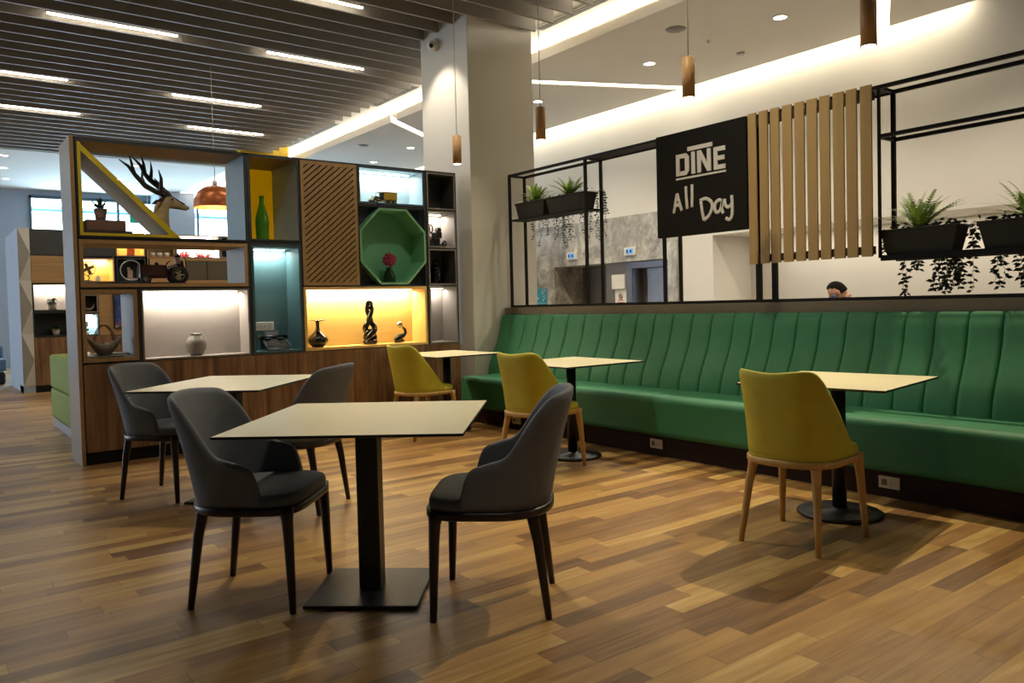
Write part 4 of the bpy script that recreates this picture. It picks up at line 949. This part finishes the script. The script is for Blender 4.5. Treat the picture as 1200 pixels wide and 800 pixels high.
def cr(pts, n=5):
    P_ = [pts[0]]+pts+[pts[-1]]; o = []
    for i in range(1, len(P_)-2):
        for k in range(n):
            t = k/n; f = [((-t+2*t*t-t**3)/2), ((2-5*t*t+3*t**3)/2), ((t+4*t*t-3*t**3)/2), ((-t*t+t**3)/2)]
            o.append(tuple(sum(f[j]*P_[i-1+j][c] for j in range(4)) for c in (0, 1)))
    return o+[pts[-1]]
def stroke(m, pts, r=.0155, sm=True):
    for p_ in [cr(pts) if sm else pts]: m.tube([(5.2145, y, z) for y, z in p_], r, 8, sq=None)
def letter(*ss):
    m = MB()
    for s_, sm in ss: stroke(m, s_, sm=sm)
    for i, v in enumerate(m.v): m.v[i] = (5.216-(5.216-v[0])*.25 if v[0] < 5.216 else 5.217, v[1], v[2])
    m.build('letter', 'letter', sg)
letter(([(4.509, 1.965), (4.491, 2.045), (4.471, 2.130)], True), ([(4.471, 2.130), (4.45, 2.06), (4.422, 1.978)], True), ([(4.497, 2.024), (4.440, 2.036)], False))
letter(([(4.374, 2.179), (4.371, 2.085), (4.362, 1.988)], True)); letter(([(4.308, 2.186), (4.309, 2.091), (4.312, 1.996)], True))
letter(([(4.217, 2.030), (4.205, 1.946), (4.19, 1.876)], True), ([(4.229, 2.040), (4.17, 2.052), (4.116, 2.022), (4.104, 1.974), (4.136, 1.912), (4.19, 1.876)], True))
letter(([(4.004, 2.012), (4.034, 2.023), (4.066, 2.006), (4.078, 1.968), (4.066, 1.931), (4.037, 1.930), (4.012, 1.966), (4.004, 2.012)], True), ([(4.004, 2.012), (4.008, 1.95), (3.992, 1.91)], True))
letter(([(3.979, 2.026), (3.973, 1.978), (3.946, 1.955), (3.914, 1.975)], True), ([(3.911, 2.047), (3.906, 1.952), (3.910, 1.888), (3.937, 1.856), (3.972, 1.872)], True))
# ------------------------------------------------------------------ planters
def planter(y0, y1, z, lab, seed, hang, hy, leaf=.016, ferny=None, fs=1.0):
    rnd = random.Random(seed); L = y1-y0; yc = (y0+y1)/2; r = thing('trough_planter', lab, 'planter', (5.395, yc, z), 0, 'dark trough planters')
    m = MB(); hgt = .172; wb, wt = .07, .088; lb, lt = L/2-.035, L/2
    def rg(a, b, zz): return [(-a, -b, zz), (a, -b, zz), (a, b, zz), (-a, b, zz)]
    vs = rg(wb, lb, 0)+rg(wt, lt, hgt-.014)+rg(wt+.007, lt+.007, hgt-.014)+rg(wt+.007, lt+.007, hgt)+rg(wt-.006, lt-.006, hgt)+rg(wt-.008, lt-.008, hgt-.03)
    fs_ = [(3, 2, 1, 0)]+[(k*4+j, k*4+(j+1) % 4, (k+1)*4+(j+1) % 4, (k+1)*4+j) for k in range(5) for j in range(4)]+[(20, 21, 22, 23)]
    m.add(vs, fs_, 0); m.build('trough', 'planter', r, bevel=.003); MB().b(-wt+.009, wt-.009, -lt+.009, lt-.009, hgt-.05, hgt-.018).build('soil', 'soil', r)
    m = MB(); fy = 0 if ferny is None else ferny
    for i in range(60):
        az = rnd.random()*2*PI; L_ = fs*(.22+.18*rnd.random()); rise = .45+.95*rnd.random(); d = Vector((math.cos(az)*.35, math.sin(az), 0)).normalized()
        base = Vector((rnd.uniform(-.02, .02), fy+rnd.uniform(-.03, .03), hgt-.02)); pts = [base+d*(L_*t*math.cos(rise))+Vector((0, 0, L_*t*math.sin(rise)-.34*L_*t*t)) for t in [k/15 for k in range(16)]]
        sd = Vector((-d.y, d.x, 0))
        for k in range(15):
            a_, b_ = pts[k], pts[k+1]; w_ = .023*math.sin(PI*(k+.8)/16)**.8*fs+.002; ax = (b_-a_)
            for sg_ in (-1, 1):
                tip = a_+sd*sg_*w_*1.25+ax*1.0; m.add([a_, a_+ax*.85, tip], [(0, 1, 2)], 0)
            m.add([a_-sd*.0009, a_+sd*.0009, b_+sd*.0009, b_-sd*.0009], [(0, 1, 2, 3)], 0)
    m.build('fern', 'fern', r, normals=False)
    m = MB()
    def lf(p, s_):
        az = rnd.random()*2*PI; d = Vector((math.cos(az)*.5, math.sin(az), rnd.uniform(-.9, .1))).normalized(); u = d.cross(Vector((1, rnd.uniform(-.4, .4), .1))).normalized()
        if rnd.random() < .5: u = (u+Vector((rnd.uniform(-.5, .5), 0, 0))).normalized()
        p = Vector(p); m.add([p, p+d*s_*.9+u*s_*.5, p+d*s_*2.0, p+d*s_*.9-u*s_*.5, p+d*s_*1.0+u.cross(d)*s_*.18], [(0, 1, 4), (1, 2, 4), (2, 3, 4), (3, 0, 4)], 0)
    for i in range(int(170*L)):   # bushy part round the rim
        y = rnd.uniform(-lt, lt); lf((rnd.uniform(-.07, .11), y, hgt-.01+abs(rnd.gauss(0, .028))), leaf)
    for yy, zend in hang:
        x = .128; y = yy-yc; z_ = hgt; pts = [(rnd.uniform(.0, .05), y, hgt-.02), (.10, y, hgt+.02)]
        while z_ > zend-z:
            y += rnd.gauss(0, .007); pts.append((x+rnd.uniform(-.012, .012), y, z_)); 
            lf(pts[-1], leaf*rnd.uniform(.8, 1.15))
            if rnd.random() < .75: lf(pts[-1], leaf*rnd.uniform(.7, 1.1))
            z_ -= .027
        m.tube(pts, .0014, 4)
    for i in range(int(40*hy)): pass
    m.build('trailing_ivy', 'ivy', r, normals=False); return r
rn = random.Random(11)
planter(6.36, 6.85, 2.152, 'dark trough planter at the column end of the upper left shelf', 1, [(rn.uniform(6.35, 6.85), rn.uniform(1.84, 2.05)) for k in range(9)], 0, .014, .0, .9)
planter(5.735, 6.325, 2.152, 'dark trough planter on the upper left shelf next to the second post', 2, [(rn.uniform(6.18, 6.42), rn.uniform(1.80, 2.0)) for k in range(9)]+[(rn.uniform(5.68, 5.98), rn.uniform(1.82, 2.08)) for k in range(12)]+[(rn.uniform(5.66, 5.70), 2.1) for k in range(5)], 0, .014, .02, .9)
planter(2.255, 2.755, 1.495, 'dark trough planter with fern on the lower right shelf beside the oak slats', 3, [(2.69+rn.gauss(0, .01), 1.23) for k in range(2)]+[(2.58+rn.gauss(0, .025), rn.uniform(1.36, 1.44)) for k in range(4)]+[(rn.uniform(2.27, 2.5), rn.uniform(1.22, 1.3)) for k in range(15)]+[(rn.uniform(2.13, 2.24), 1.5) for k in range(7)]+[(2.86, 1.52), (2.83, 1.53)], 0, .021, .03, 1.1)
planter(1.62, 2.135, 1.495, 'dark trough planter with fern on the lower right shelf, cut by the photo edge', 4, [(rn.uniform(1.6, 2.12), rn.uniform(1.22, 1.32)) for k in range(22)], 0, .021, -.02, 1.1)
# ------------------------------------------------------------------ far shelving wall
Y2 = 14.586
fw = thing('far_shelving', 'tall shelving wall in the background with pale patterned end block', 'shelving', (0, 0, 0))
m = MB(); m.b(1.34, 1.505, Y2, 16.6, .0, 2.63, 0); m.build('end_block', 'bluegrey', fw)
m = MB(); rnd = random.Random(4)
zz = [.11, .52, .95, 1.37, 1.79, 2.21, 2.63]
for i in range(6):
    a_, b_ = zz[i], zz[i+1]; x0, x1 = 1.34, 1.505; y0 = Y2-.006
    tr = [[(x0, a_), (x1, a_), (x1, b_)], [(x0, a_), (x1, b_), (x0, b_)]] if i % 2 == 0 else [[(x0, a_), (x1, a_), (x0, b_)], [(x1, a_), (x1, b_), (x0, b_)]]
    for k, t_ in enumerate(tr): m.prism(t_, 'xz', y0, Y2-.0005, (i+k+(i//2)) % 3)
m.build('tile_cladding', ['tri1', 'tri2', 'tri3'], fw)
MB().b(1.34, 9, Y2+.005, Y2+.5, 0, .11).build('plinth', 'dark', fw); MB().b(1.51, 9, Y2, Y2+.5, .11, .875).build('base_cabinet', 'walnut', fw)
MB().b(1.5, 9, Y2+.5, Y2+.56, .11, 2.63).build('back_board', 'carcass', fw)
def fpan(n, x0, x1, z0, z1, mat): return MB().b(x0, x1, Y2-.003, Y2+.02, z0, z1).build(n, mat, fw)
g = MB(); g.b(1.51, 2.73, Y2+.012, Y2+.03, 2.20, 2.62)
for k in range(58): g.b(1.515+.021*k, 1.515+.021*k+.011, Y2-.004, Y2+.014, 2.21, 2.61)
g.build('grille', 'grille', fw)
fpan('panel', 1.51, 2.16, 1.755, 2.19, 'tan'); fpan('panel', 3.24, 3.86, 1.76, 2.18, 'tan'); fpan('panel', 2.46, 6, .88, 1.74, 'tan'); fpan('panel', 2.2, 2.46, 1.57, 1.75, 'tan')
for x in (3.88, 4.24, 4.60, 4.96, 5.32): MB().b(x, x+.345, Y2-.002, Y2+.02, 1.80, 2.14).build('cabinet_door', 'cabdark', fw)
fpan('panel', 3.87, 6, 2.145, 2.185, 'tan'); fpan('panel', 3.87, 6, 1.745, 1.795, 'tan')
def fn(*a, **k): k['Y'] = Y2; return niche(*a, **k)
GF = 'niches of the far shelving'
fn(1.512, 2.16, 1.30, 1.745, 'lit pale niche with a leafy plant in the far shelving', 'carcass', 'taupe', 'taupe', .35, .02, 'n', power=12, grp=GF)
fn(1.512, 2.16, .885, 1.29, 'dark niche with a small plant in the far shelving', 'carcass', 'carcass', 'carcass', .35, .02, grp=GF)
fn(2.2, 2.72, 1.765, 2.17, 'yellow-lit niche with a desk fan in the far shelving', 'gcell', 'honey', 'honey', .35, .02, 'w', power=8, grp=GF)
fn(2.75, 3.21, 1.76, 2.175, 'black niche with a pale ring in the far shelving', 'carcass', 'carcass', 'carcass', .3, .02, grp=GF)
fn(2.75, 3.21, 2.2, 2.6, 'orange-lit niche above the ringed niche in the far shelving', 'gcell', 'honey', 'honey', .3, .02, 'w', power=9, grp=GF)
fn(3.24, 3.7, 2.19, 2.6, 'tan niche with three white cups in the far shelving', 'tan', 'tan', 'tan', .3, .02, grp=GF)
fn(3.72, 4.47, 2.19, 2.6, 'brightly lit white niche with red coral pieces in the far shelving', 'gcell', 'white', 'white', .3, .015, 'n', power=45, grp=GF)
fn(4.48, 4.72, 2.19, 2.6, 'small dark niche at the right of the bright niche in the far shelving', 'gcell', 'carcass', 'carcass', .3, .03, grp=GF)
fn(2.2, 2.45, 1.26, 1.56, 'small black niche with a curved ornament in the far shelving', 'gcell', 'carcass', 'carcass', .3, .02, grp=GF)
fn(2.2, 2.45, .885, 1.245, 'small teal-lit niche in the far shelving', 'gcell', 'sky', 'sky', .3, .02, 'c', power=12, grp=GF)
# things on it
potplant((1.8, Y2+.15, 1.32), 'bushy plant in a pale pot in the lit niche of the far shelving', 'grpot', .07, .12, 'leaf', 'l', 34, .2, w=.06)
potplant((1.84, Y2+.15, .905), 'small plant in a white pot in the dark niche of the far shelving', 'potwhite', .06, .1, 'leaf', 'l', 30, .18, w=.05)
potplant((2.47, Y2+.05, 1.785), 'tiny dark plant in a pale pot beside the desk fan', 'potwhite', .045, .07, 'ivy', 'l', 22, .07, w=.025)
r = thing('desk_fan', 'antique brass desk fan in the yellow-lit far niche', 'fan', (2.34, Y2+.16, 1.785))
m = MB(); m.lathe([(0, 0), (.075, 0), (.07, .015), (.02, .02), (0, .02)], n=20); m.tube([(0, 0, .02), (.03, .02, .06), (0, .02, .1)], .009, 8); m.build('base', 'fanm', r)
m = MB(); 
for rr, y in ((.115, -.02), (.11, -.04), (.11, 0), (.07, -.045), (.035, -.047)): m.tube([(rr*math.cos(a), y, .21+rr*math.sin(a)) for a in [i*2*PI/24 for i in range(24)]], .003, 5, closed=True)
for k in range(16): a_ = k*PI/8; m.tube([(0, -.047, .21), (.11*math.cos(a_), -.04, .21+.11*math.sin(a_)), (.11*math.cos(a_), 0, .21+.11*math.sin(a_))], .002, 4)
m.build('guard', 'fanm', r); m = MB(); m.cyl((0, -.03, .21), (0, .06, .21), .025, n=12)
for k in range(4):
    a_ = k*PI/2+.4; m.box((.055*math.cos(a_), -.01, .21+.055*math.sin(a_)), (.09, .003, .05), (.0, -a_, 0))
m.build('blades', 'fanm', r)
r = thing('ring_ornament', 'pale metal ring standing in the black far niche with a small pink figure', 'ornament', (2.98, Y2+.02, 1.78))
MB().tube([(.17*math.cos(a), 0, .185+.17*math.sin(a)) for a in [i*2*PI/36 for i in range(36)]], .011, 8, closed=True).build('ring', 'silver', r)
m = MB(); m.b(-.04, .04, .08, .16, .06, .2); m.b(-.08, .08, .06, .18, .02, .06); m.ball((-.02, .12, .22), .03); m.build('figure', 'terra', r, bevel=.01)
r = thing('orange_ornament', 'orange faceted ornament in the orange-lit far niche', 'ornament', (3.0, Y2+.1, 2.22)); MB().prism([(-.06, 0), (.06, 0), (.07, .12), (.02, .17), (-.05, .14)], 'xz', 0, .06).build('body', 'orange', r, bevel=.01)
MB().b(-.07, .07, -.01, .07, 0, .012).build('foot', 'iron', r)
for k, x in enumerate((3.34, 3.46, 3.58)):
    r = thing('white_cup', ['left of the three white cups in the tan far niche', 'middle one of the three white cups in the tan far niche', 'right of the three white cups in the tan far niche'][k], 'cup', (x, Y2+.08, 2.21), 0, 'cups in the far shelving')
    MB().lathe([(0, 0), (.026, 0), (.038, .03), (.04, .07), (.035, .07), (.033, .03), (0, .012)], n=18, cap=False).build('bowl', 'potwhite', r); MB().tube([(.036, 0, .055), (.058, 0, .05), (.056, 0, .03), (.034, 0, .022)], .004, 6).build('handle', 'potwhite', r)
for k, x in enumerate((3.88, 4.2)):
    r = thing('coral_ornament', 'red coral ornament in the bright far niche, '+('left' if k == 0 else 'right')+' of the two', 'ornament', (x, Y2+.1, 2.205)); m = MB(); rnd = random.Random(k+3)
    for i in range(26):
        x1 = rnd.uniform(-.08, .1)*(1+.5*k); m.tube([(x1*.5, 0, .0), (x1*.8, rnd.uniform(-.03, .05), .04), (x1*1.1, rnd.uniform(-.04, .08), rnd.uniform(.06, .13))], [.014, .013, .008], 6)
    m.b(-.09-.04*k, .1+.05*k, -.03, .07, 0, .018); m.build('branches', 'coral', r)
r = thing('crescent_ornament', 'tan crescent ornament in the small black far niche', 'ornament', (2.32, Y2+.1, 1.285)); MB().tube([(.08*math.cos(a), 0, .11+.08*math.sin(a)) for a in [PI*.9+i*PI*1.15/14 for i in range(15)]], [.004+.016*math.sin(PI*i/14) for i in range(15)], 8).build('crescent', 'deer', r)
MB().b(-.04, .04, -.03, .03, 0, .015).build('foot', 'iron', r)
for nm, x, z, mt, lab in (('white_box', 2.265, .91, 'potwhite', 'small white box in the teal-lit far niche'),):
    r = thing('serving_bowl', 'small pale bowls stacked in the teal-lit far niche', 'bowl', (2.27, Y2+.1, .906)); MB().lathe([(0, 0), (.03, 0), (.055, .04), (.05, .04), (0, .01)], n=18, cap=False).build('bowl', 'potwhite', r); MB().lathe([(0, 0), (.03, 0), (.055, .04), (.05, .04), (0, .01)], (0, 0, .05), 18, cap=False).build('bowl', 'grsign', r); MB().b(-.045, .035, -.02, .03, .13, .2).build('card', 'potwhite', r)
    MB().cyl((0, 0, .06), (0, .0, .14), .012, n=8).build('stem', 'potwhite', r)
r = thing('television', 'wall television seen through the basket niche', 'television', (2.67, Y2-.003, .985)); MB().b(0, 1.05, -.05, 0, 0, .585).build('casing', 'tvbez', r, bevel=.004); MB().b(.02, 1.03, -.052, -.05, .02, .565).build('screen', 'tv', r)
# lime sofa beyond the end panel, its back towards the camera's left
sf = thing('lime_sofa', 'lime green sofa just behind the pale end panel of the shelving', 'sofa', (0, 0, 0))
MB().b(1.19, 1.38, 7.66, 10.16, .09, .42).build('back_lower', 'limegreen', sf, bevel=.03, seg=3); MB().b(1.19, 1.38, 7.66, 10.16, .42, .79).build('back_upper', 'limegreen', sf, bevel=.03, seg=3)
MB().b(1.36, 2.0, 7.68, 10.14, .09, .44).build('seat', 'limegreen', sf, bevel=.04, seg=3); MB().b(1.36, 2.0, 9.98, 10.15, .4, .62).build('armrest', 'limegreen', sf, bevel=.03, seg=3)
MB().b(1.2, 1.98, 7.68, 10.14, .0, .09).build('skirting', 'silver', sf)
o = MB().ball((0, 0, 0), (.09, .2, .17), 16).build('cushion', 'cushionw'); o.location = (1.49, 9.6, .655); o.rotation_euler = (0, -.1, 0); tag(o, 'pale cushion peeping over the back of the lime sofa', 'cushion')
bs = thing('blue_sofa', 'blue grey low sofa at the far left edge', 'sofa', (.53, 17.6, 0))
MB().b(-.8, .8, -.35, .35, .22, .44).build('seat', 'bluefab', bs, bevel=.04, seg=3); MB().b(-.8, .8, .2, .4, .44, .68).build('backrest', 'bluefab', bs, bevel=.05, seg=3)
for x in (-.72, .72):
    for y in (-.28, .28): MB().tube([(x, y, .25), (x*1.02, y*1.03, 0)], [.022, .014], 10).build('leg', 'oak', bs)
r = thing('black_bag', 'black bag on the floor in front of the blue sofa', 'bag', (1.08, 16.95, 0)); MB().b(-.2, .2, -.1, .1, 0, .24).build('body', 'tyre', r, bevel=.05, seg=3); MB().tube([(-.1, 0, .22), (-.08, 0, .36), (.08, 0, .36), (.1, 0, .22)], .009, 8).build('strap', 'tyre', r)
# ------------------------------------------------------------------ person in the lobby
def person():
    r = thing('person', 'person with short dark hair and blue face mask, head bowed, beyond the banquette', 'person', (7.5, 4.38, LF), 0)
    # local +y is the facing direction; turned so they look towards the left of the photo
    V = {'pel': (0, 0, .92, .15, .11), 'ab': (0, .0, 1.06, .135, .1), 'ch': (0, .01, 1.22, .165, .11), 'sh': (0, .02, 1.34, .12, .09), 'nk': (0, .05, 1.41, .055, .055), 'hd': (0, .08, 1.47, .055, .06)}
    E_ = [('pel', 'ab'), ('ab', 'ch'), ('ch', 'sh'), ('sh', 'nk'), ('nk', 'hd')]
    for s, t in ((-1, 'l'), (1, 'r')):
        V[t+'s'] = (s*.17, .02, 1.33, .062, .062); V[t+'e'] = (s*.22, .03, 1.07, .045, .045); V[t+'w'] = (s*.15, .25, .98, .028, .026); V[t+'p'] = (s*.13, .31, .985, .036, .018)
        V[t+'h'] = (s*.09, 0, .86, .09, .09); V[t+'k'] = (s*.1, .02, .48, .06, .06); V[t+'a'] = (s*.1, 0, .09, .042, .045); V[t+'t'] = (s*.11, .14, .035, .042, .03)
        E_ += [('sh', t+'s'), (t+'s', t+'e'), (t+'e', t+'w'), (t+'w', t+'p'), ('pel', t+'h'), (t+'h', t+'k'), (t+'k', t+'a'), (t+'a', t+'t')]
        for f, (dx, ln) in enumerate(((-.026, .062), (-.009, .07), (.009, .066), (.026, .052))):
            V[f'{t}f{f}a'] = (s*.13+dx, .345, .98, .0095, .0095); V[f'{t}f{f}b'] = (s*.13+dx, .345+ln*.55, .965, .0085, .0085); V[f'{t}f{f}c'] = (s*.13+dx, .345+ln*.8, .935, .0075, .0075)
            E_ += [(t+'p', f'{t}f{f}a'), (f'{t}f{f}a', f'{t}f{f}b'), (f'{t}f{f}b', f'{t}f{f}c')]
        V[t+'th'] = (s*.13-s*.042, .30, .98, .012, .012); V[t+'th2'] = (s*.13-s*.058, .335, .97, .0095, .0095); E_ += [(t+'w', t+'th'), (t+'th', t+'th2')]
    ks = list(V); me = bpy.data.meshes.new('body'); me.from_pydata([V[k][:3] for k in ks], [(ks.index(a), ks.index(b)) for a, b in E_], [])
    o = bpy.data.objects.new('body', me); C.objects.link(o); o.parent = r
    o.modifiers.new('k', 'SKIN'); sk = me.skin_vertices[0].data
    for i, k in enumerate(ks): sk[i].radius = V[k][3:5]; sk[i].use_root = (k == 'pel')
    sub = o.modifiers.new('u', 'SUBSURF'); sub.levels = 1; sub.render_levels = 2
    t = NT('clothed_body'); sx = t.n('ShaderNodeSeparateXYZ'); t.l(t.tc(), sx.inputs[0]); x, y, z = sx.outputs
    isl = t.math('LESS_THAN', z, .93); sk_ = t.math('MAXIMUM', t.math('GREATER_THAN', z, 1.405), t.math('GREATER_THAN', y, .235)); shoe = t.math('LESS_THAN', z, .09)
    c_ = t.mix(isl, srgb('2c3444'), srgb('26262a')); c_ = t.mix(sk_, c_, srgb('b98a70')); c_ = t.mix(shoe, c_, srgb('141414')); t.set(Base_Color=c_, Roughness=.75); me.materials.append(t.m)
    # head, bowed forward
    hp = bpy.data.objects.new('head', None); bpy.data.objects.remove(hp)
    T = Matrix.Translation((0, .10, 1.545)) @ Matrix.Rotation(math.radians(-34), 4, 'X')
    m = MB(T); vs = []; fs = []; n, h = 24, 18
    for i in range(h+1):
        p = PI*i/h
        for j in range(n):
            a_ = 2*PI*j/n; x_, y_, z_ = math.sin(p)*math.cos(a_), math.sin(p)*math.sin(a_), -math.cos(p)
            w_ = .076*(1-.28*max(0, -z_)**1.4*(1 if y_ > -.2 else .8)); d_ = .098*(1 if y_ < 0 else .96)*(1-.12*max(0, -z_)); vs.append((x_*w_, y_*d_-.0+(.012 if z_ < -.3 and y_ > 0 else 0), z_*.118))
    for i in range(h):
        for j in range(n): fs.append((i*n+j, i*n+(j+1) % n, (i+1)*n+(j+1) % n, (i+1)*n+j))
    m.add(vs, fs, 0, True); m.ball((0, .098, -.012), (.012, .018, .022), 10)
    for s in (-1, 1): m.ball((s*.076, -.004, -.005), (.010, .020, .032), 12); m.ball((s*.03, .084, .018), (.014, .012, .009), 10)
    m.tube([(0, -.03, -.06), (0, -.05, -.13)], [.055, .055], 14)
    m.build('head', 'skin', r)
    m = MB(T); vs = []; fs = []
    for i in range(13):
        p = PI*i/24*1.28
        for j in range(n):
            a_ = 2*PI*j/n; fr_ = math.sin(a_); lim = (.5 if fr_ > .35 else (.68 if fr_ > -.15 else 1.2))*PI/2; pp = min(p, lim) if True else p
            x_, y_, z_ = math.sin(pp)*math.cos(a_), math.sin(pp)*fr_, math.cos(pp); k_ = 1.09 if pp < lim-.02 else 1.02; vs.append((x_*.078*k_, y_*.1*k_, z_*.12*k_))
    for i in range(12):
        for j in range(n): fs.append((i*n+j, i*n+(j+1) % n, (i+1)*n+(j+1) % n, (i+1)*n+j))
    m.add(vs, fs, 0, True); m.build('hair', 'hair', r)
    m = MB(T); vs = []; fs = []
    for i in range(7):
        for j in range(11):
            a_ = math.radians(18+144*j/10); z_ = .0-.095*i/6; rr = .098-.012*abs(j-5)/5; vs.append((.082*math.cos(a_)*(1-.25*(i/6)**2), .104*math.sin(a_)*(1.06-.14*(i/6)**2)+.004, z_))
    for i in range(6):
        for j in range(10): fs.append((i*11+j, i*11+j+1, (i+1)*11+j+1, (i+1)*11+j))
    m.add(vs, fs, 0, True); m.build('face_mask', 'mask', r, solid=.003, normals=False)
    return r
pr_ = person(); pr_.rotation_euler.z = math.radians(32); pr_.location = (8.7, 4.92, LF); pr_.scale = (1.048,)*3
# ------------------------------------------------------------------ light
W = bpy.data.worlds.new('World'); sc.world = W; W.use_nodes = True; bg = W.node_tree.nodes['Background']; bg.inputs[0].default_value = (.72, .88, 1, 1); bg.inputs[1].default_value = 7
light('AREA', 'cove_light', (6.56, 9.75, 4.435), 330, (1, .9, .72), size=(.07, 25.3), rot=(0, math.radians(125), 0))
light('AREA', 'wall_cove_light', (9.16, 13.1, 4.44), 115, (1, .9, .68), size=(.14, 18.6), rot=(0, math.radians(-20), 0))
light('AREA', 'window_daylight', (6.0, 22.3, 2.3), 750, (.48, .74, 1), size=(7, 3.6), rot=(math.radians(-90), 0, 0))
light('AREA', 'left_window_daylight', (-6.9, 17, 2.3), 420, COOL, size=(2.6, 10), rot=(0, math.radians(-90), 0))
def spot(loc, to, p, ang=60, col=WARM, r=.04, blend=.5): return light('SPOT', 'spot_and_fill_lamp', loc, p, col, to=to, spot=ang, blend=blend, r=r)
spot((5.62, 2.86, 4.28), (3.7, 2.0, .4), 430, 66, r=.02, blend=1)
spot((5.62, 5.1, 4.28), (4.1, 4.7, .4), 190, 48)
spot((5.62, 6.4, 4.28), (4.3, 6.3, .4), 90, 45)
for x_ in (1.7, 3.5): spot((x_, 5.2, 4.28), (x_, 7.1, 1.75), 75, 62, (1, .9, .74), .08, .8)  # unseen spots added to brighten the shelving front
spot((2.9, 3.3, 4.28), (5.25, 3.7, 2.2), 150, 46, (1, .9, .7), .05, 1)  # unseen wall-wash added to lift the sign and slats
spot((3.0, 5.6, 4.28), (5.25, 6.0, 1.9), 80, 60, (1, .9, .7), .05, 1)
light('AREA', 'recess_fill_light', (9.75, 3.0, 2.14), 45, SOFT, size=(.5, 7.5)).rotation_euler = (0, 0, 0)  # unseen fill under the soffit, added to brighten the recess wall
spot((4.3, 7.5, 4.25), (4.86, 7.5, 2.9), 55, 75, SOFT, .03)
spot((2.6, 5.0, 4.28), (2.6, 4.0, 0), 260, 80, SOFT, .15, 1); spot((1.2, 1.6, 4.28), (1.4, 3.0, 0.4), 60, 80, SOFT, .2, 1)


sc.view_settings.view_transform = 'Standard'; sc.view_settings.look = 'None'; sc.view_settings.gamma = 1; sc.view_settings.use_curve_mapping = False
sc.view_settings.exposure = .2
cy_ = sc.cycles; cy_.max_bounces = 6; cy_.diffuse_bounces = 3; cy_.glossy_bounces = 3; cy_.transmission_bounces = 6; cy_.use_denoising = True; cy_.sample_clamp_indirect = 6; cy_.caustics_reflective = False; cy_.caustics_refractive = False
cy_.use_light_tree = True
